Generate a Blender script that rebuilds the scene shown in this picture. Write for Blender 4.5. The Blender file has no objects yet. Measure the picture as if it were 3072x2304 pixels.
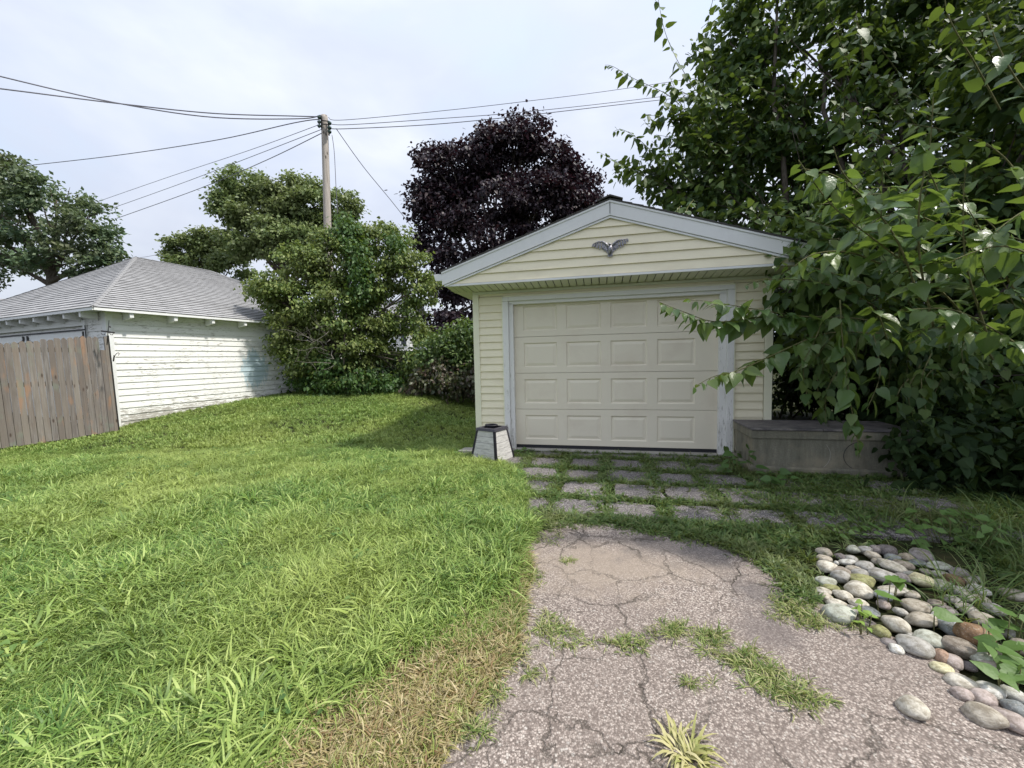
import bpy, math, random
import numpy as np
from mathutils import Vector, Matrix
random.seed(7); rng = np.random.default_rng(7)
scene = bpy.context.scene
COL = scene.collection
R = math.radians

# ------------------------------------------------------------------ camera
FPX, CX, CY, CAMH = 1200.0, 1536.0, 1152.0, 1.4
_up = np.array([-399., 18750., -1200.]); _up /= np.linalg.norm(_up)
_Y = np.array([0, 0, 1.]) - _up * _up[2]; _Y /= np.linalg.norm(_Y)
_X = np.cross(_Y, _up); _X = _X if _X[0] > 0 else -_X
CM = np.stack([_X, _Y, _up], 1)                    # world -> (right, up, forward)
cam_d = bpy.data.cameras.new('camera'); cam = bpy.data.objects.new('camera', cam_d); COL.objects.link(cam)
cam_d.sensor_width = 36; cam_d.lens = FPX / 3072 * 36; cam_d.clip_start = .02; cam_d.clip_end = 2000
mw = Matrix.Identity(4)
for i in range(3):
    mw[i][0] = CM[0][i]; mw[i][1] = CM[1][i]; mw[i][2] = -CM[2][i]
mw.translation = (0, 0, CAMH); cam.matrix_world = mw; scene.camera = cam

def ray(px, py): return CM.T @ np.array([(px - CX) / FPX, -(py - CY) / FPX, 1.0])
def gnd(px, py, z=0.0):
    d = ray(px, py); p = np.array([0, 0, CAMH]) + d * ((z - CAMH) / d[2]); return p
def at(px, py, Y):
    d = ray(px, py); return np.array([0, 0, CAMH]) + d * (Y / d[1])

# ------------------------------------------------------------------ light
SUN_EL, SUN_DIR = R(54), np.array([.962, -.273])
scene.view_settings.view_transform = 'Standard'; scene.view_settings.look = 'None'
scene.view_settings.exposure = 0.62; scene.view_settings.gamma = 1; scene.view_settings.use_curve_mapping = False
sl = bpy.data.lights.new('sun', 'SUN'); sl.energy = 3.0; sl.angle = R(3.5); sl.color = (1, .955, .88)
so = bpy.data.objects.new('sun', sl); COL.objects.link(so)
sv = Vector((SUN_DIR[0] * math.cos(SUN_EL), SUN_DIR[1] * math.cos(SUN_EL), math.sin(SUN_EL)))
so.rotation_euler = sv.to_track_quat('Z', 'Y').to_euler(); so.location = (20, -5, 30)

class NT:
    def __init__(s, nt): s.t = nt; s.n = nt.nodes; s.l = nt.links; s.n.clear()
    def add(s, typ, ins=None, **kw):
        n = s.n.new(typ)
        for k, v in kw.items(): setattr(n, k, v)
        for k, v in (ins or {}).items(): s.set(n.inputs[k], v)
        return n
    def set(s, sock, v):
        if isinstance(v, bpy.types.NodeSocket): s.l.new(v, sock)
        elif isinstance(v, bpy.types.Node): s.l.new(v.outputs[0], sock)
        else:
            if isinstance(v, (tuple, list)) and len(v) == 3 and sock.type == 'RGBA': v = (*v, 1)
            sock.default_value = v
    def noise(s, vec, scale, detail=3, rough=.55, dist=0):
        return s.add('ShaderNodeTexNoise', {'Vector': vec, 'Scale': scale, 'Detail': detail, 'Roughness': rough, 'Distortion': dist}).outputs['Fac']
    def ramp(s, fac, stops, interp='LINEAR'):
        n = s.add('ShaderNodeValToRGB', {'Fac': fac}); e = n.color_ramp.elements; n.color_ramp.interpolation = interp
        while len(e) < len(stops): e.new(.5)
        for i, (p, c) in enumerate(stops):
            e[i].position = p; e[i].color = (*c, 1) if isinstance(c, (tuple, list)) else (c, c, c, 1)
        return n.outputs['Color']
    def mix(s, fac, a, b, mode='MIX'):
        n = s.add('ShaderNodeMix', data_type='RGBA', blend_type=mode)
        s.set(n.inputs[0], fac); s.set(n.inputs[6], a); s.set(n.inputs[7], b); return n.outputs[2]
    def math(s, op, a, b=0.0, c=0.0, clamp=False):
        n = s.add('ShaderNodeMath', operation=op, use_clamp=clamp)
        s.set(n.inputs[0], a); s.set(n.inputs[1], b); s.set(n.inputs[2], c); return n.outputs[0]
    def map(s, vec, scale=(1, 1, 1), loc=(0, 0, 0), rot=(0, 0, 0)):
        return s.add('ShaderNodeMapping', {'Vector': vec, 'Scale': scale, 'Location': loc, 'Rotation': rot}).outputs[0]

W = bpy.data.worlds.new('World'); scene.world = W; W.use_nodes = True; w = NT(W.node_tree)
sky = w.add('ShaderNodeTexSky', sky_type='NISHITA', sun_disc=False, sun_elevation=SUN_EL,
            sun_rotation=math.atan2(SUN_DIR[0], SUN_DIR[1]), air_density=1.2, dust_density=3.0)
tc = w.add('ShaderNodeTexCoord').outputs['Generated']
n1 = w.noise(w.map(tc, (1.0, 1.0, 2.4), rot=(0, .12, .3)), 1.7, 5, .5, .4)
n2 = w.noise(w.map(tc, (1.3, 1.3, 3.2), loc=(3, 1, 2), rot=(.2, .1, .9)), 2.6, 6, .55, .5)
cl = w.ramp(n1, [(.34, (4.9, 5.8, 7.1)), (.47, (5.2, 5.65, 6.7)), (.62, (6.3, 6.6, 7.3))])
cl = w.mix(w.ramp(n2, [(.42, 0.0), (.68, .55)]), cl, (4.9, 5.2, 6.2))
el = w.add('ShaderNodeSeparateXYZ', {'Vector': tc}).outputs['Z']
gain = w.math('MULTIPLY_ADD', w.math('MAXIMUM', el, 0.0), .60, .93)
hz = w.mix(.86, sky.outputs[0], cl)
hz = w.mix(1.0, hz, w.add('ShaderNodeCombineColor', {0: gain, 1: gain, 2: gain}).outputs[0], 'MULTIPLY')
bg = w.add('ShaderNodeBackground', {'Color': hz, 'Strength': .089})
w.add('ShaderNodeOutputWorld', {'Surface': bg.outputs[0]})
cy = scene.cycles
cy.max_bounces = 6; cy.diffuse_bounces = 4; cy.glossy_bounces = 2; cy.transmission_bounces = 4; cy.transparent_max_bounces = 6
cy.caustics_reflective = False; cy.caustics_refractive = False

# ------------------------------------------------------------------ helpers
class MB:
    def __init__(s): s.v = []; s.f = []
    def add(s, vs, fs):
        b = len(s.v); s.v += [tuple(map(float, p)) for p in vs]; s.f += [tuple(i + b for i in f) for f in fs]; return s
    def box(s, o, a, b, c):                       # corner o and three edge vectors
        o, a, b, c = map(np.asarray, (o, a, b, c))
        return s.add([o, o+a, o+a+b, o+b, o+c, o+a+c, o+a+b+c, o+b+c],
                     [(0,3,2,1),(4,5,6,7),(0,1,5,4),(1,2,6,5),(2,3,7,6),(3,0,4,7)])
    def prism(s, poly, ext):                      # polygon (list of 3-D points) extruded by vector ext
        poly = [np.asarray(p, float) for p in poly]; n = len(poly); ext = np.asarray(ext, float)
        return s.add(poly + [p + ext for p in poly], [tuple(range(n))[::-1], tuple(range(n, 2*n))] +
                     [(i, (i+1) % n, n + (i+1) % n, n + i) for i in range(n)])
    def tube(s, pts, rad, n=8, cap=True):
        pts = [np.asarray(p, float) for p in pts]; m = len(pts)
        if np.isscalar(rad): rad = [rad] * m
        rings = []; ref = np.array([.31, .27, .91])
        for i, p in enumerate(pts):
            t = pts[min(i+1, m-1)] - pts[max(i-1, 0)]; t /= np.linalg.norm(t) + 1e-9
            u = np.cross(t, ref)
            if np.linalg.norm(u) < .1: u = np.cross(t, [1, 0, 0])
            u /= np.linalg.norm(u); q = np.cross(t, u)
            rings += [p + rad[i] * (math.cos(2*math.pi*k/n) * u + math.sin(2*math.pi*k/n) * q) for k in range(n)]
        fs = [(i*n+k, i*n+(k+1) % n, (i+1)*n+(k+1) % n, (i+1)*n+k) for i in range(m-1) for k in range(n)]
        if cap: fs += [tuple(range(n))[::-1], tuple(range((m-1)*n, m*n))]
        return s.add(rings, fs)

def base_of(parent):
    p = np.zeros(3)
    while parent is not None: p += np.array(parent.location); parent = parent.parent
    return p
def link(name, me, mat, parent=None):
    o = bpy.data.objects.new(name, me); COL.objects.link(o)
    if mat is not None and not me.materials: me.materials.append(mat)
    if parent is not None: o.parent = parent
    return o
def mesh_np(name, verts, faces_flat, loop_tot, smooth=False):
    me = bpy.data.meshes.new(name); nv = len(verts); nf = len(loop_tot)
    me.vertices.add(nv); me.vertices.foreach_set('co', np.asarray(verts, np.float32).ravel())
    me.loops.add(len(faces_flat)); me.loops.foreach_set('vertex_index', np.asarray(faces_flat, np.int32))
    st = np.concatenate([[0], np.cumsum(loop_tot)[:-1]]).astype(np.int32)
    me.polygons.add(nf); me.polygons.foreach_set('loop_start', st)
    me.polygons.foreach_set('use_smooth', np.full(nf, smooth)); me.update(calc_edges=True); return me
def build(mb, name, mat, parent=None, smooth=False, bevel=0):
    b = base_of(parent); me = bpy.data.meshes.new(name)
    me.from_pydata([(x-b[0], y-b[1], z-b[2]) for x, y, z in mb.v], [], mb.f); me.update()
    if smooth: me.shade_smooth()
    o = link(name, me, mat, parent)
    if bevel:
        m = o.modifiers.new('bevel', 'BEVEL'); m.width = bevel; m.segments = 2; m.limit_method = 'ANGLE'
    return o
def tag(o, label=None, cat=None, group=None, kind=None):
    for k, v in (('label', label), ('category', cat), ('group', group), ('kind', kind)):
        if v: o[k] = v
    return o
def thing(name, loc, label, cat, group=None):
    o = bpy.data.objects.new(name, None); COL.objects.link(o); o.location = loc; o.empty_display_size = .1
    return tag(o, label, cat, group)

def sstep(a, b, x): t = np.clip((x-a)/(b-a), 0, 1); return t*t*(3-2*t)
def gz(x, y):
    x = np.asarray(x, float); y = np.asarray(y, float)
    h = .5 * sstep(6, 11.5, y) * (1 - sstep(-2.6, -.4, x)) + .12 * sstep(12, 20, y)
    h = h + .03 * sstep(-1, -2.5, x) * (np.sin(x*2.1 + y*1.3) + np.sin(y*2.7 - x)) * .5
    return h
def gpt(px, py):
    p = gnd(px, py, 0)
    for _ in range(12): p = gnd(px, py, float(gz(p[0], p[1])))
    return p
def inpoly(P, poly):
    x, y = P[:, 0], P[:, 1]; ins = np.zeros(len(P), bool); n = len(poly)
    for i in range(n):
        x1, y1 = poly[i][:2]; x2, y2 = poly[(i+1) % n][:2]
        c = ((y1 > y) != (y2 > y)) & (x < (x2-x1) * (y-y1) / (y2-y1+1e-12) + x1); ins ^= c
    return ins
def nz(P, s, seed=0.0):                           # cheap smooth noise, about -1..1
    x, y = P[:, 0]*s + seed, P[:, 1]*s - seed*1.7; z = (P[:, 2]*s if P.shape[1] > 2 else 0)
    return (np.sin(x*1.7+1.3*np.sin(y*1.1+z)+seed) + np.sin(y*2.3+1.7*np.sin(x*.9+2*z)) + np.sin((x+y)*1.1+z*2.1+2*np.sin(x*.5-y*.7)) + .6*np.sin(3.7*x-2.9*y+z)) / 3

# ------------------------------------------------------------------ materials
def newmat(name):
    m = bpy.data.materials.new(name); m.use_nodes = True; return m, NT(m.node_tree)
def finish(t, col, rough=.7, bump=None, bstr=.3, bdist=.01, spec=.4, metal=0.0):
    ins = {'Base Color': col, 'Roughness': rough, 'Specular IOR Level': spec, 'Metallic': metal}
    if bump is not None: ins['Normal'] = t.add('ShaderNodeBump', {'Height': bump, 'Strength': bstr, 'Distance': bdist}).outputs[0]
    t.add('ShaderNodeOutputMaterial', {'Surface': t.add('ShaderNodeBsdfPrincipled', ins).outputs[0]})
def pos(t): return t.add('ShaderNodeNewGeometry').outputs['Position']
def orand(t): return t.add('ShaderNodeObjectInfo').outputs['Random']
def offs(t, k=30.0):
    r = orand(t); p = pos(t)
    return t.add('ShaderNodeVectorMath', {0: p, 1: t.add('ShaderNodeCombineXYZ', {0: t.math('MULTIPLY', r, k), 1: t.math('MULTIPLY', r, k*1.7), 2: t.math('MULTIPLY', r, k*.6)}).outputs[0]}, operation='ADD').outputs[0]

def m_paint(name, col, var=.12, rough=.55, dirt=(.32,.28,.2), damt=.25, dscale=3.0, stretch=(1,1,1)):
    m, t = newmat(name); p = pos(t)
    n = t.noise(t.map(p, stretch), dscale, 6, .65)
    c = t.mix(t.ramp(n, [(.5, 0.0), (.8, damt)]), col, dirt)
    n2 = t.noise(p, 40, 3); c = t.mix(t.ramp(n2, [(.3, var*.6), (.7, 0.0)]), c, tuple(x*.75 for x in col))
    c = t.mix(t.math('MULTIPLY', orand(t), var), c, tuple(x*.82 for x in col))
    finish(t, c, rough, t.noise(p, 90, 3), .12, .003); return m
siding_m = m_paint('cream_vinyl', (.85, .78, .59), .10, .5, (.55, .47, .33), .35, 2.2, (1, 1, 2.2))
corner_m = m_paint('cream_corner', (.82, .80, .62), .06, .45, (.5, .45, .33), .2, 3)
door_m = m_paint('door_tan', (.78, .715, .585), .05, .5, (.56, .46, .37), .45, 1.6, (1, 1, 1.2))
alu_m = m_paint('white_metal', (.74, .745, .74), .08, .4, (.45, .45, .43), .25, 4, (1, 1, .6))
soff_m = m_paint('soffit_cream', (.72, .72, .60), .08, .5, (.4, .4, .33), .2, 3)
dark_m = m_paint('dark_rubber_and_shade', (.02, .02, .025), .1, .6, (.05, .05, .05), .3, 8)  # rubber and pots, also strips that stand for shade
roofd_m = m_paint('dark_shingle', (.06, .058, .055), .4, .9, (.1, .1, .09), .4, 20)
iron_m = m_paint('black_iron', (.018, .016, .015), .2, .6, (.07, .035, .02), .4, 20)
white_m = m_paint('white_wall_paint', (.78, .79, .78), .05, .6, (.45, .45, .42), .25, 4)
grayroof_m = m_paint('far_grey_roof', (.27, .27, .27), .2, .9, (.2, .2, .2), .4, 10)
glass_m = m_paint('dark_glass', (.05, .06, .07), .1, .15, (.1, .1, .1), .2, 3)
conc_m = m_paint('concrete_block', (.38, .36, .32), .2, .9, (.2, .19, .15), .5, 6)

m, t = newmat('peeling_trim'); p = pos(t); trim_m = m       # weathered white timber casing
n = t.noise(t.map(p, (14, 14, 2.2)), 3.2, 6, .7)
zz = t.add('ShaderNodeSeparateXYZ', {'Vector': p}).outputs['Z']
k = t.math('ADD', n, t.math('MULTIPLY', t.math('SUBTRACT', 1.2, zz), .05))
c = t.mix(t.ramp(k, [(.585, 0.0), (.66, .85)]), (.76, .75, .73), (.36, .34, .31))
finish(t, c, .75, k, .35, .004)

_e = at(280, 921, 7.65); _sd = np.array([.3714, .9285]); _sv = np.array([-.9285, .3714]); SC_ = _e[:2]+_sd*.3+_sv*.3
m, t = newmat('peeling_clapboard'); p = pos(t); peel_m = m
pr = t.map(p, (1, 1, 1), rot=(0, 0, -1.19))
n = t.noise(t.map(pr, (3.0, 3.0, 22)), 2.2, 7, .72)
big = t.noise(t.map(pr, (1, 1, 1.5)), 1.6, 3)
zz = t.add('ShaderNodeSeparateXYZ', {'Vector': p}).outputs['Z']
low = t.math('SUBTRACT', t.ramp(zz, [(0.0, .20), (.35, .16), (.62, .06), (1.0, .03)]), 0.0)
k = t.math('ADD', t.math('ADD', n, low), t.math('MULTIPLY', t.math('SUBTRACT', big, .5), .22))
paint = t.mix(t.noise(t.map(pr, (1, 1, 4)), 3, 4), (.84, .85, .84), (.76, .76, .72))
c = t.mix(t.ramp(k, [(.60, 0.0), (.63, .9)]), paint, (.33, .31, .27))
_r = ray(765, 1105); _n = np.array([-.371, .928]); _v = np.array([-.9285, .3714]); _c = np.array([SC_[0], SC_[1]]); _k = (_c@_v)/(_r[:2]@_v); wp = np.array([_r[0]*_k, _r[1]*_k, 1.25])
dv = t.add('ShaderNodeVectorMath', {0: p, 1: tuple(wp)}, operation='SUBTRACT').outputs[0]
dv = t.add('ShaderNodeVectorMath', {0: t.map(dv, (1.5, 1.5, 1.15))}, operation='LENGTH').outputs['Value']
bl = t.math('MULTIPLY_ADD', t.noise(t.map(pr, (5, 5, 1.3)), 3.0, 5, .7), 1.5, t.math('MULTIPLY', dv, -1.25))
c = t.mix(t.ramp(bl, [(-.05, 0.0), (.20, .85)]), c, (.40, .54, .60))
c = t.mix(t.math('MULTIPLY', orand(t), .10), c, (.6, .6, .56))
finish(t, c, .7, k, .35, .004)

m, t = newmat('roof_shingle'); p = pos(t); shingle_m = m
c = t.mix(t.noise(p, 160, 2), (.32, .32, .325), (.52, .52, .52))
c = t.mix(t.math('MULTIPLY', orand(t), .35), c, (.24, .24, .245))
c = t.mix(t.ramp(t.noise(p, 1.3, 4), [(.45, 0.0), (.75, .4)]), c, (.19, .19, .19))
finish(t, c, .95, t.noise(p, 220, 2), .5, .004, .2)

shedge_m = m_paint('shingle_cut_edge_shade', (.13, .13, .13), .2, .95, (.1, .1, .1), .3, 20)  # dark cut edges, also painting the shadow lines between courses
m, t = newmat('fence_timber'); wood_m = m; q = offs(t)
g = t.noise(t.map(q, (38, 38, 1.6)), 1.5, 6, .7, .6)
c = t.ramp(g, [(.25, (.07, .06, .054)), (.5, (.185, .168, .155)), (.75, (.34, .32, .30))])
r = orand(t)
c = t.mix(t.ramp(r, [(0.0, .0), (.3, .7), (.6, .1), (1.0, .6)]), c, (.27, .235, .195))
c = t.mix(t.ramp(t.math('FRACT', t.math('MULTIPLY', r, 7.3)), [(.3, 0.0), (1.0, .55)]), c, (.11, .09, .08))
st = t.noise(t.map(q, (3, 3, .9)), 2.0, 4)
c = t.mix(t.ramp(st, [(.50, 0.0), (.72, .55)]), c, (.20, .155, .12))
c = t.mix(t.ramp(t.noise(t.map(q, (2, 2, .7), loc=(9, 4, 1)), 2.4, 3), [(.58, 0.0), (.68, .55)]), c, (.36, .20, .11))
c = t.mix(t.ramp(t.noise(t.map(q, (2, 2, 1.2), loc=(2, 14, 1)), 2.0, 3), [(.60, 0.0), (.70, .45)]), c, (.20, .24, .19))
kn = t.add('ShaderNodeTexVoronoi', {'Vector': t.map(q, (7, 7, 2.2)), 'Scale': 1.0}).outputs['Distance']
c = t.mix(t.ramp(kn, [(.05, .85), (.11, 0.0)]), c, (.06, .04, .03))
finish(t, c, .85, g, .6, .006, .2)
m, t = newmat('pole_timber'); pole_m = m; p = pos(t)
g = t.noise(t.map(p, (30, 30, 1.2)), 1.5, 6, .7, .4)
c = t.ramp(g, [(.3, (.20, .17, .15)), (.5, (.40, .36, .32)), (.75, (.52, .48, .44))])
kn = t.add('ShaderNodeTexVoronoi', {'Vector': t.map(p, (6, 6, 2.4)), 'Scale': 1.0}).outputs['Distance']
c = t.mix(t.ramp(kn, [(.10, .85), (.16, 0.0)]), c, (.06, .05, .04)); finish(t, c, .9, g, .5, .008, .2)

def m_bark(name, a, b):
    m, t = newmat(name); p = pos(t); g = t.noise(t.map(p, (14, 14, 4)), 2, 5, .7)
    finish(t, t.ramp(g, [(.3, a), (.7, b)]), .9, g, .7, .02, .15); return m
bark_m = m_bark('bark', (.055, .045, .035), (.17, .145, .12)); twig_m = m_bark('grey_twig', (.13, .12, .10), (.30, .28, .24))
green_twig_m = m_bark('young_shoot', (.09, .10, .04), (.20, .19, .09))

m, t = newmat('old_concrete'); p = pos(t); box_m = m
n = t.noise(t.map(p, (2, 2, .35)), 6, 6, .7)
c = t.ramp(n, [(.3, (.12, .115, .09)), (.55, (.21, .20, .155)), (.75, (.29, .275, .215))])
c = t.mix(t.ramp(t.noise(p, 70, 3), [(.35, .5), (.6, 0.0)]), c, (.14, .13, .11))
c = t.mix(t.ramp(t.noise(p, 2.2, 4), [(.5, 0.0), (.65, .5)]), c, (.36, .31, .22))
finish(t, c, .92, t.noise(p, 60, 5), .5, .006, .2)
m, t = newmat('slate_cap'); p = pos(t); cap_m = m
n = t.noise(t.map(p, (1.2, 1.2, 1)), 5, 6, .7)
c = t.ramp(n, [(.35, (.075, .07, .075)), (.55, (.16, .145, .145)), (.75, (.27, .245, .22))])
finish(t, c, .7, n, .4, .01, .35)

def aggregate(name, base_lo, base_hi, stains):
    m, t = newmat(name); p = pos(t)
    vo = t.add('ShaderNodeTexVoronoi', {'Vector': p, 'Scale': 135.0})
    ch = t.ramp(t.add('ShaderNodeSeparateColor', {0: vo.outputs['Color']}).outputs[0],
                [(0.0, tuple(x*.5 for x in base_lo)), (.35, base_lo), (.75, base_hi), (.93, tuple(min(1, x*1.25) for x in base_hi)), (1.0, (.58, .54, .48))], 'LINEAR')
    v2 = t.add('ShaderNodeTexVoronoi', {'Vector': t.map(p, loc=(3, 3, 3)), 'Scale': 48.0})
    sel = t.ramp(t.add('ShaderNodeSeparateColor', {0: v2.outputs['Color']}).outputs[1], [(.90, 0.0), (.93, 1.0)])
    sel = t.mix(1.0, sel, t.ramp(v2.outputs['Distance'], [(.25, 1.0), (.36, 0.0)]), 'MULTIPLY')
    c = t.mix(sel, ch, (.58, .54, .49))
    c = t.mix(t.ramp(vo.outputs['Distance'], [(.35, 0.0), (.62, .55)]), c, tuple(x*.28 for x in base_lo))
    c = t.mix(t.ramp(t.noise(p, 1.4, 5, .6), [(.34, .5), (.66, 0.0)]), c, tuple(x*.70 for x in base_lo))
    if stains:
        for (sx, sy, sr, sc) in stains:
            d = t.add('ShaderNodeVectorMath', {0: p, 1: (sx, sy, .02)}, operation='SUBTRACT').outputs[0]
            d = t.add('ShaderNodeVectorMath', {0: t.map(d, (1/sr[0], 1/sr[1], 1), rot=(0, 0, 0))}, operation='LENGTH').outputs['Value']
            kk = t.math('MULTIPLY_ADD', t.noise(p, 5, 6, .7), 1.3, t.math('MULTIPLY', d, -1.0))
            c = t.mix(t.ramp(kk, [(-.35, 0.0), (.45, .62)]), c, sc)
        wv = t.add('ShaderNodeVectorMath', {0: p, 1: t.add('ShaderNodeVectorMath', {0: t.add('ShaderNodeTexNoise', {'Vector': p, 'Scale': 3.5, 'Detail': 6.0, 'Roughness': .65}).outputs['Color'], 1: (.34, .34, 0)}, operation='MULTIPLY').outputs[0]}, operation='ADD').outputs[0]
        cr = t.add('ShaderNodeTexVoronoi', {'Vector': wv, 'Scale': 1.15}, feature='DISTANCE_TO_EDGE').outputs['Distance']
        cr2 = t.add('ShaderNodeTexVoronoi', {'Vector': t.map(wv, loc=(5, 5, 0)), 'Scale': 2.6}, feature='DISTANCE_TO_EDGE').outputs['Distance']
        msk = t.ramp(t.noise(p, .9, 3), [(.38, 0.0), (.52, .95)])
        c1 = t.mix(1.0, t.ramp(cr, [(0.003, .9), (.010, 0.0)]), t.ramp(t.noise(t.map(p, loc=(7,2,0)), 1.1, 3), [(.40, 0.0), (.55, .85)]), 'MULTIPLY'); c2 = t.mix(1.0, t.ramp(cr2, [(.005, .7), (.018, 0.0)]), msk, 'MULTIPLY')
        ck = t.mix(1.0, c1, c2, 'ADD')
        c = t.mix(ck, c, (.06, .05, .04))
        h = t.math('SUBTRACT', t.math('MULTIPLY', vo.outputs['Distance'], -.5), t.math('MULTIPLY', ck, 2.0))
    else: h = t.math('MULTIPLY', vo.outputs['Distance'], -.5)
    finish(t, c, .88, h, .55, .006, .3); return m
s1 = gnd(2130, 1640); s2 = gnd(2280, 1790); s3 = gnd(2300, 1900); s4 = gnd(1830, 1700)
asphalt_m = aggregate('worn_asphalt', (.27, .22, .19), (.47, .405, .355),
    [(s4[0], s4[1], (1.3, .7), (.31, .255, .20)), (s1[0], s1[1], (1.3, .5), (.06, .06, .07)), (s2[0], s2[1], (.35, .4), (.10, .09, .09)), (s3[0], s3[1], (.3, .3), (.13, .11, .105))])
paver_m = aggregate('paving_aggregate', (.15, .135, .132), (.37, .34, .33), None)

m, t = newmat('soil'); p = pos(t); soil_m = m
n = t.noise(p, 6, 6, .7)
c = t.ramp(n, [(.3, (.015, .02, .008)), (.5, (.03, .036, .014)), (.7, (.07, .06, .03))])
finish(t, c, .95, t.noise(p, 40, 5), .8, .02, .1)
m, t = newmat('straw_soil'); p = pos(t); straw_soil_m = m
n = t.noise(p, 14, 6, .75)
c = t.ramp(n, [(.3, (.14, .10, .06)), (.5, (.34, .27, .17)), (.7, (.50, .42, .29))])
finish(t, c, .95, t.noise(p, 70, 5), .8, .01, .1)

def m_leaf(name, cols, rough=.45, trans=.35, spec=.5, island=True, patch=None, tcol=None, veins=False):
    m, t = newmat(name); gi = t.add('ShaderNodeNewGeometry')
    r = gi.outputs['Random Per Island'] if island else orand(t)
    c = t.ramp(r, [(i/(len(cols)-1), k) for i, k in enumerate(cols)])
    if patch:
        c = t.mix(t.ramp(t.noise(gi.outputs['Position'], patch[1], 3), [(.42, 0.0), (.62, patch[2])]), c, patch[0])
    tr = t.mix(.5, c, tcol or (.30, .42, .04))
    ins = {'Base Color': c, 'Roughness': rough, 'Specular IOR Level': spec}
    ins['Normal'] = t.add('ShaderNodeBump', {'Height': t.noise(gi.outputs['Position'], 60, 2), 'Strength': .35, 'Distance': .006}).outputs[0]
    b = t.add('ShaderNodeBsdfPrincipled', ins)
    tb = t.add('ShaderNodeBsdfTranslucent', {'Color': tr})
    mx = t.add('ShaderNodeMixShader', {0: trans, 1: b.outputs[0], 2: tb.outputs[0]})
    t.add('ShaderNodeOutputMaterial', {'Surface': mx.outputs[0]}); return m
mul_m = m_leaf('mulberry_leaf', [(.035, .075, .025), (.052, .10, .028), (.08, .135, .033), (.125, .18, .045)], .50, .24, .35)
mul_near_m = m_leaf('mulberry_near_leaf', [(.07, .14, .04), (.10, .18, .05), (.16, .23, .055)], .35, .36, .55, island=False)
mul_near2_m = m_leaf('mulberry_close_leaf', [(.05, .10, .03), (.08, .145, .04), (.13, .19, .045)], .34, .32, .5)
hedge_m = m_leaf('shade_darkened_leaf', [(.012, .028, .010), (.022, .045, .014), (.035, .06, .018)], .6, .12, .2)  # leaf colour darkened to stand in for deep shade
bush_m = m_leaf('olive_bush_leaf', [(.06, .11, .03), (.11, .175, .045), (.18, .25, .06), (.32, .37, .13)], .5, .3, .4, patch=((.14, .13, .05), .9, .35), tcol=(.35, .42, .08))
vine_m = m_leaf('climbing_vine_leaf', [(.04, .09, .025), (.06, .125, .03), (.10, .17, .05)], .5, .25, .4)
maple_m = m_leaf('purple_maple_leaf', [(.012, .008, .014), (.022, .014, .022), (.040, .027, .038), (.05, .03, .03)], .5, .12, .4, tcol=(.10, .02, .03))
hvn_m = m_leaf('heaven_leaflet', [(.12, .18, .07), (.19, .26, .10), (.28, .33, .15)], .5, .3, .4, patch=((.17, .17, .08), .25, .45), tcol=(.3, .38, .08))  # leaf colours raised to stand in for distance haze
loc_m = m_leaf('locust_leaflet', [(.08, .14, .085), (.12, .19, .10), (.19, .25, .13)], .5, .28, .4, patch=((.14, .11, .065), .3, .5), tcol=(.25, .35, .1))
shrub_m = m_leaf('shrub_leaf', [(.05, .10, .03), (.09, .15, .045), (.17, .23, .08)], .45, .28, .5)
shrubr_m = m_leaf('red_shrub_leaf', [(.045, .05, .03), (.09, .055, .045), (.11, .12, .06), (.07, .09, .05)], .45, .2, .5)
far_m = m_leaf('far_leaf', [(.05, .09, .03), (.09, .13, .05)], .6, .2, .2)
weed_m = m_leaf('broad_weed_leaf', [(.07, .14, .04), (.11, .20, .05), (.16, .26, .07)], .5, .3, .35)
lime_m = m_leaf('lime_weed_leaf', [(.20, .33, .06), (.28, .40, .09)], .5, .35, .3)
def m_grass(name, cols, patch):
    m, t = newmat(name); gi = t.add('ShaderNodeNewGeometry')
    r = t.math('FRACT', t.math('ADD', gi.outputs['Random Per Island'], orand(t)))
    c = t.ramp(r, [(i/(len(cols)-1), k) for i, k in enumerate(cols)])
    for (pc, sc, lo, hi, am) in patch:
        c = t.mix(t.ramp(t.noise(t.map(gi.outputs['Position'], loc=(sc*3, 1, 0)), sc, 3), [(lo, 0.0), (hi, am)]), c, pc)
    b = t.add('ShaderNodeBsdfPrincipled', {'Base Color': c, 'Roughness': .5, 'Specular IOR Level': .35})
    tb = t.add('ShaderNodeBsdfTranslucent', {'Color': t.mix(.6, c, (.48, .55, .09))})
    t.add('ShaderNodeOutputMaterial', {'Surface': t.add('ShaderNodeMixShader', {0: .22, 1: b.outputs[0], 2: tb.outputs[0]}).outputs[0]}); return m
grass_m = m_grass('green_grass', [(.05, .115, .026), (.13, .24, .048), (.26, .38, .09), (.48, .58, .20)],
                  [((.38, .43, .12), .45, .42, .60, .5), ((.09, .17, .04), 1.1, .52, .70, .4)])
dgrass_m = m_grass('deep_green_weed', [(.045, .09, .025), (.075, .14, .035), (.12, .185, .05), (.17, .19, .075)], [((.15, .15, .06), 1.5, .5, .7, .5)])
dry_m = m_grass('straw_grass', [(.30, .24, .12), (.44, .35, .19), (.55, .46, .28), (.32, .31, .11), (.27, .15, .09)], [((.20, .25, .07), 1.5, .5, .65, .6)])

# ------------------------------------------------------------------ garage frame
GO = np.array([.0403, 6.0276, 0.0]); GA = np.array([.9762, -.2169, 0.0]); GB = np.array([.2169, .9762, 0.0]); UZ = np.array([0, 0, 1.0])
def G(s, t, z): return GO + GA*s + GB*t + UZ*z
def gst(P): d = np.asarray(P)[..., :2] - GO[:2]; return d @ GA[:2], d @ GB[:2]

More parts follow.
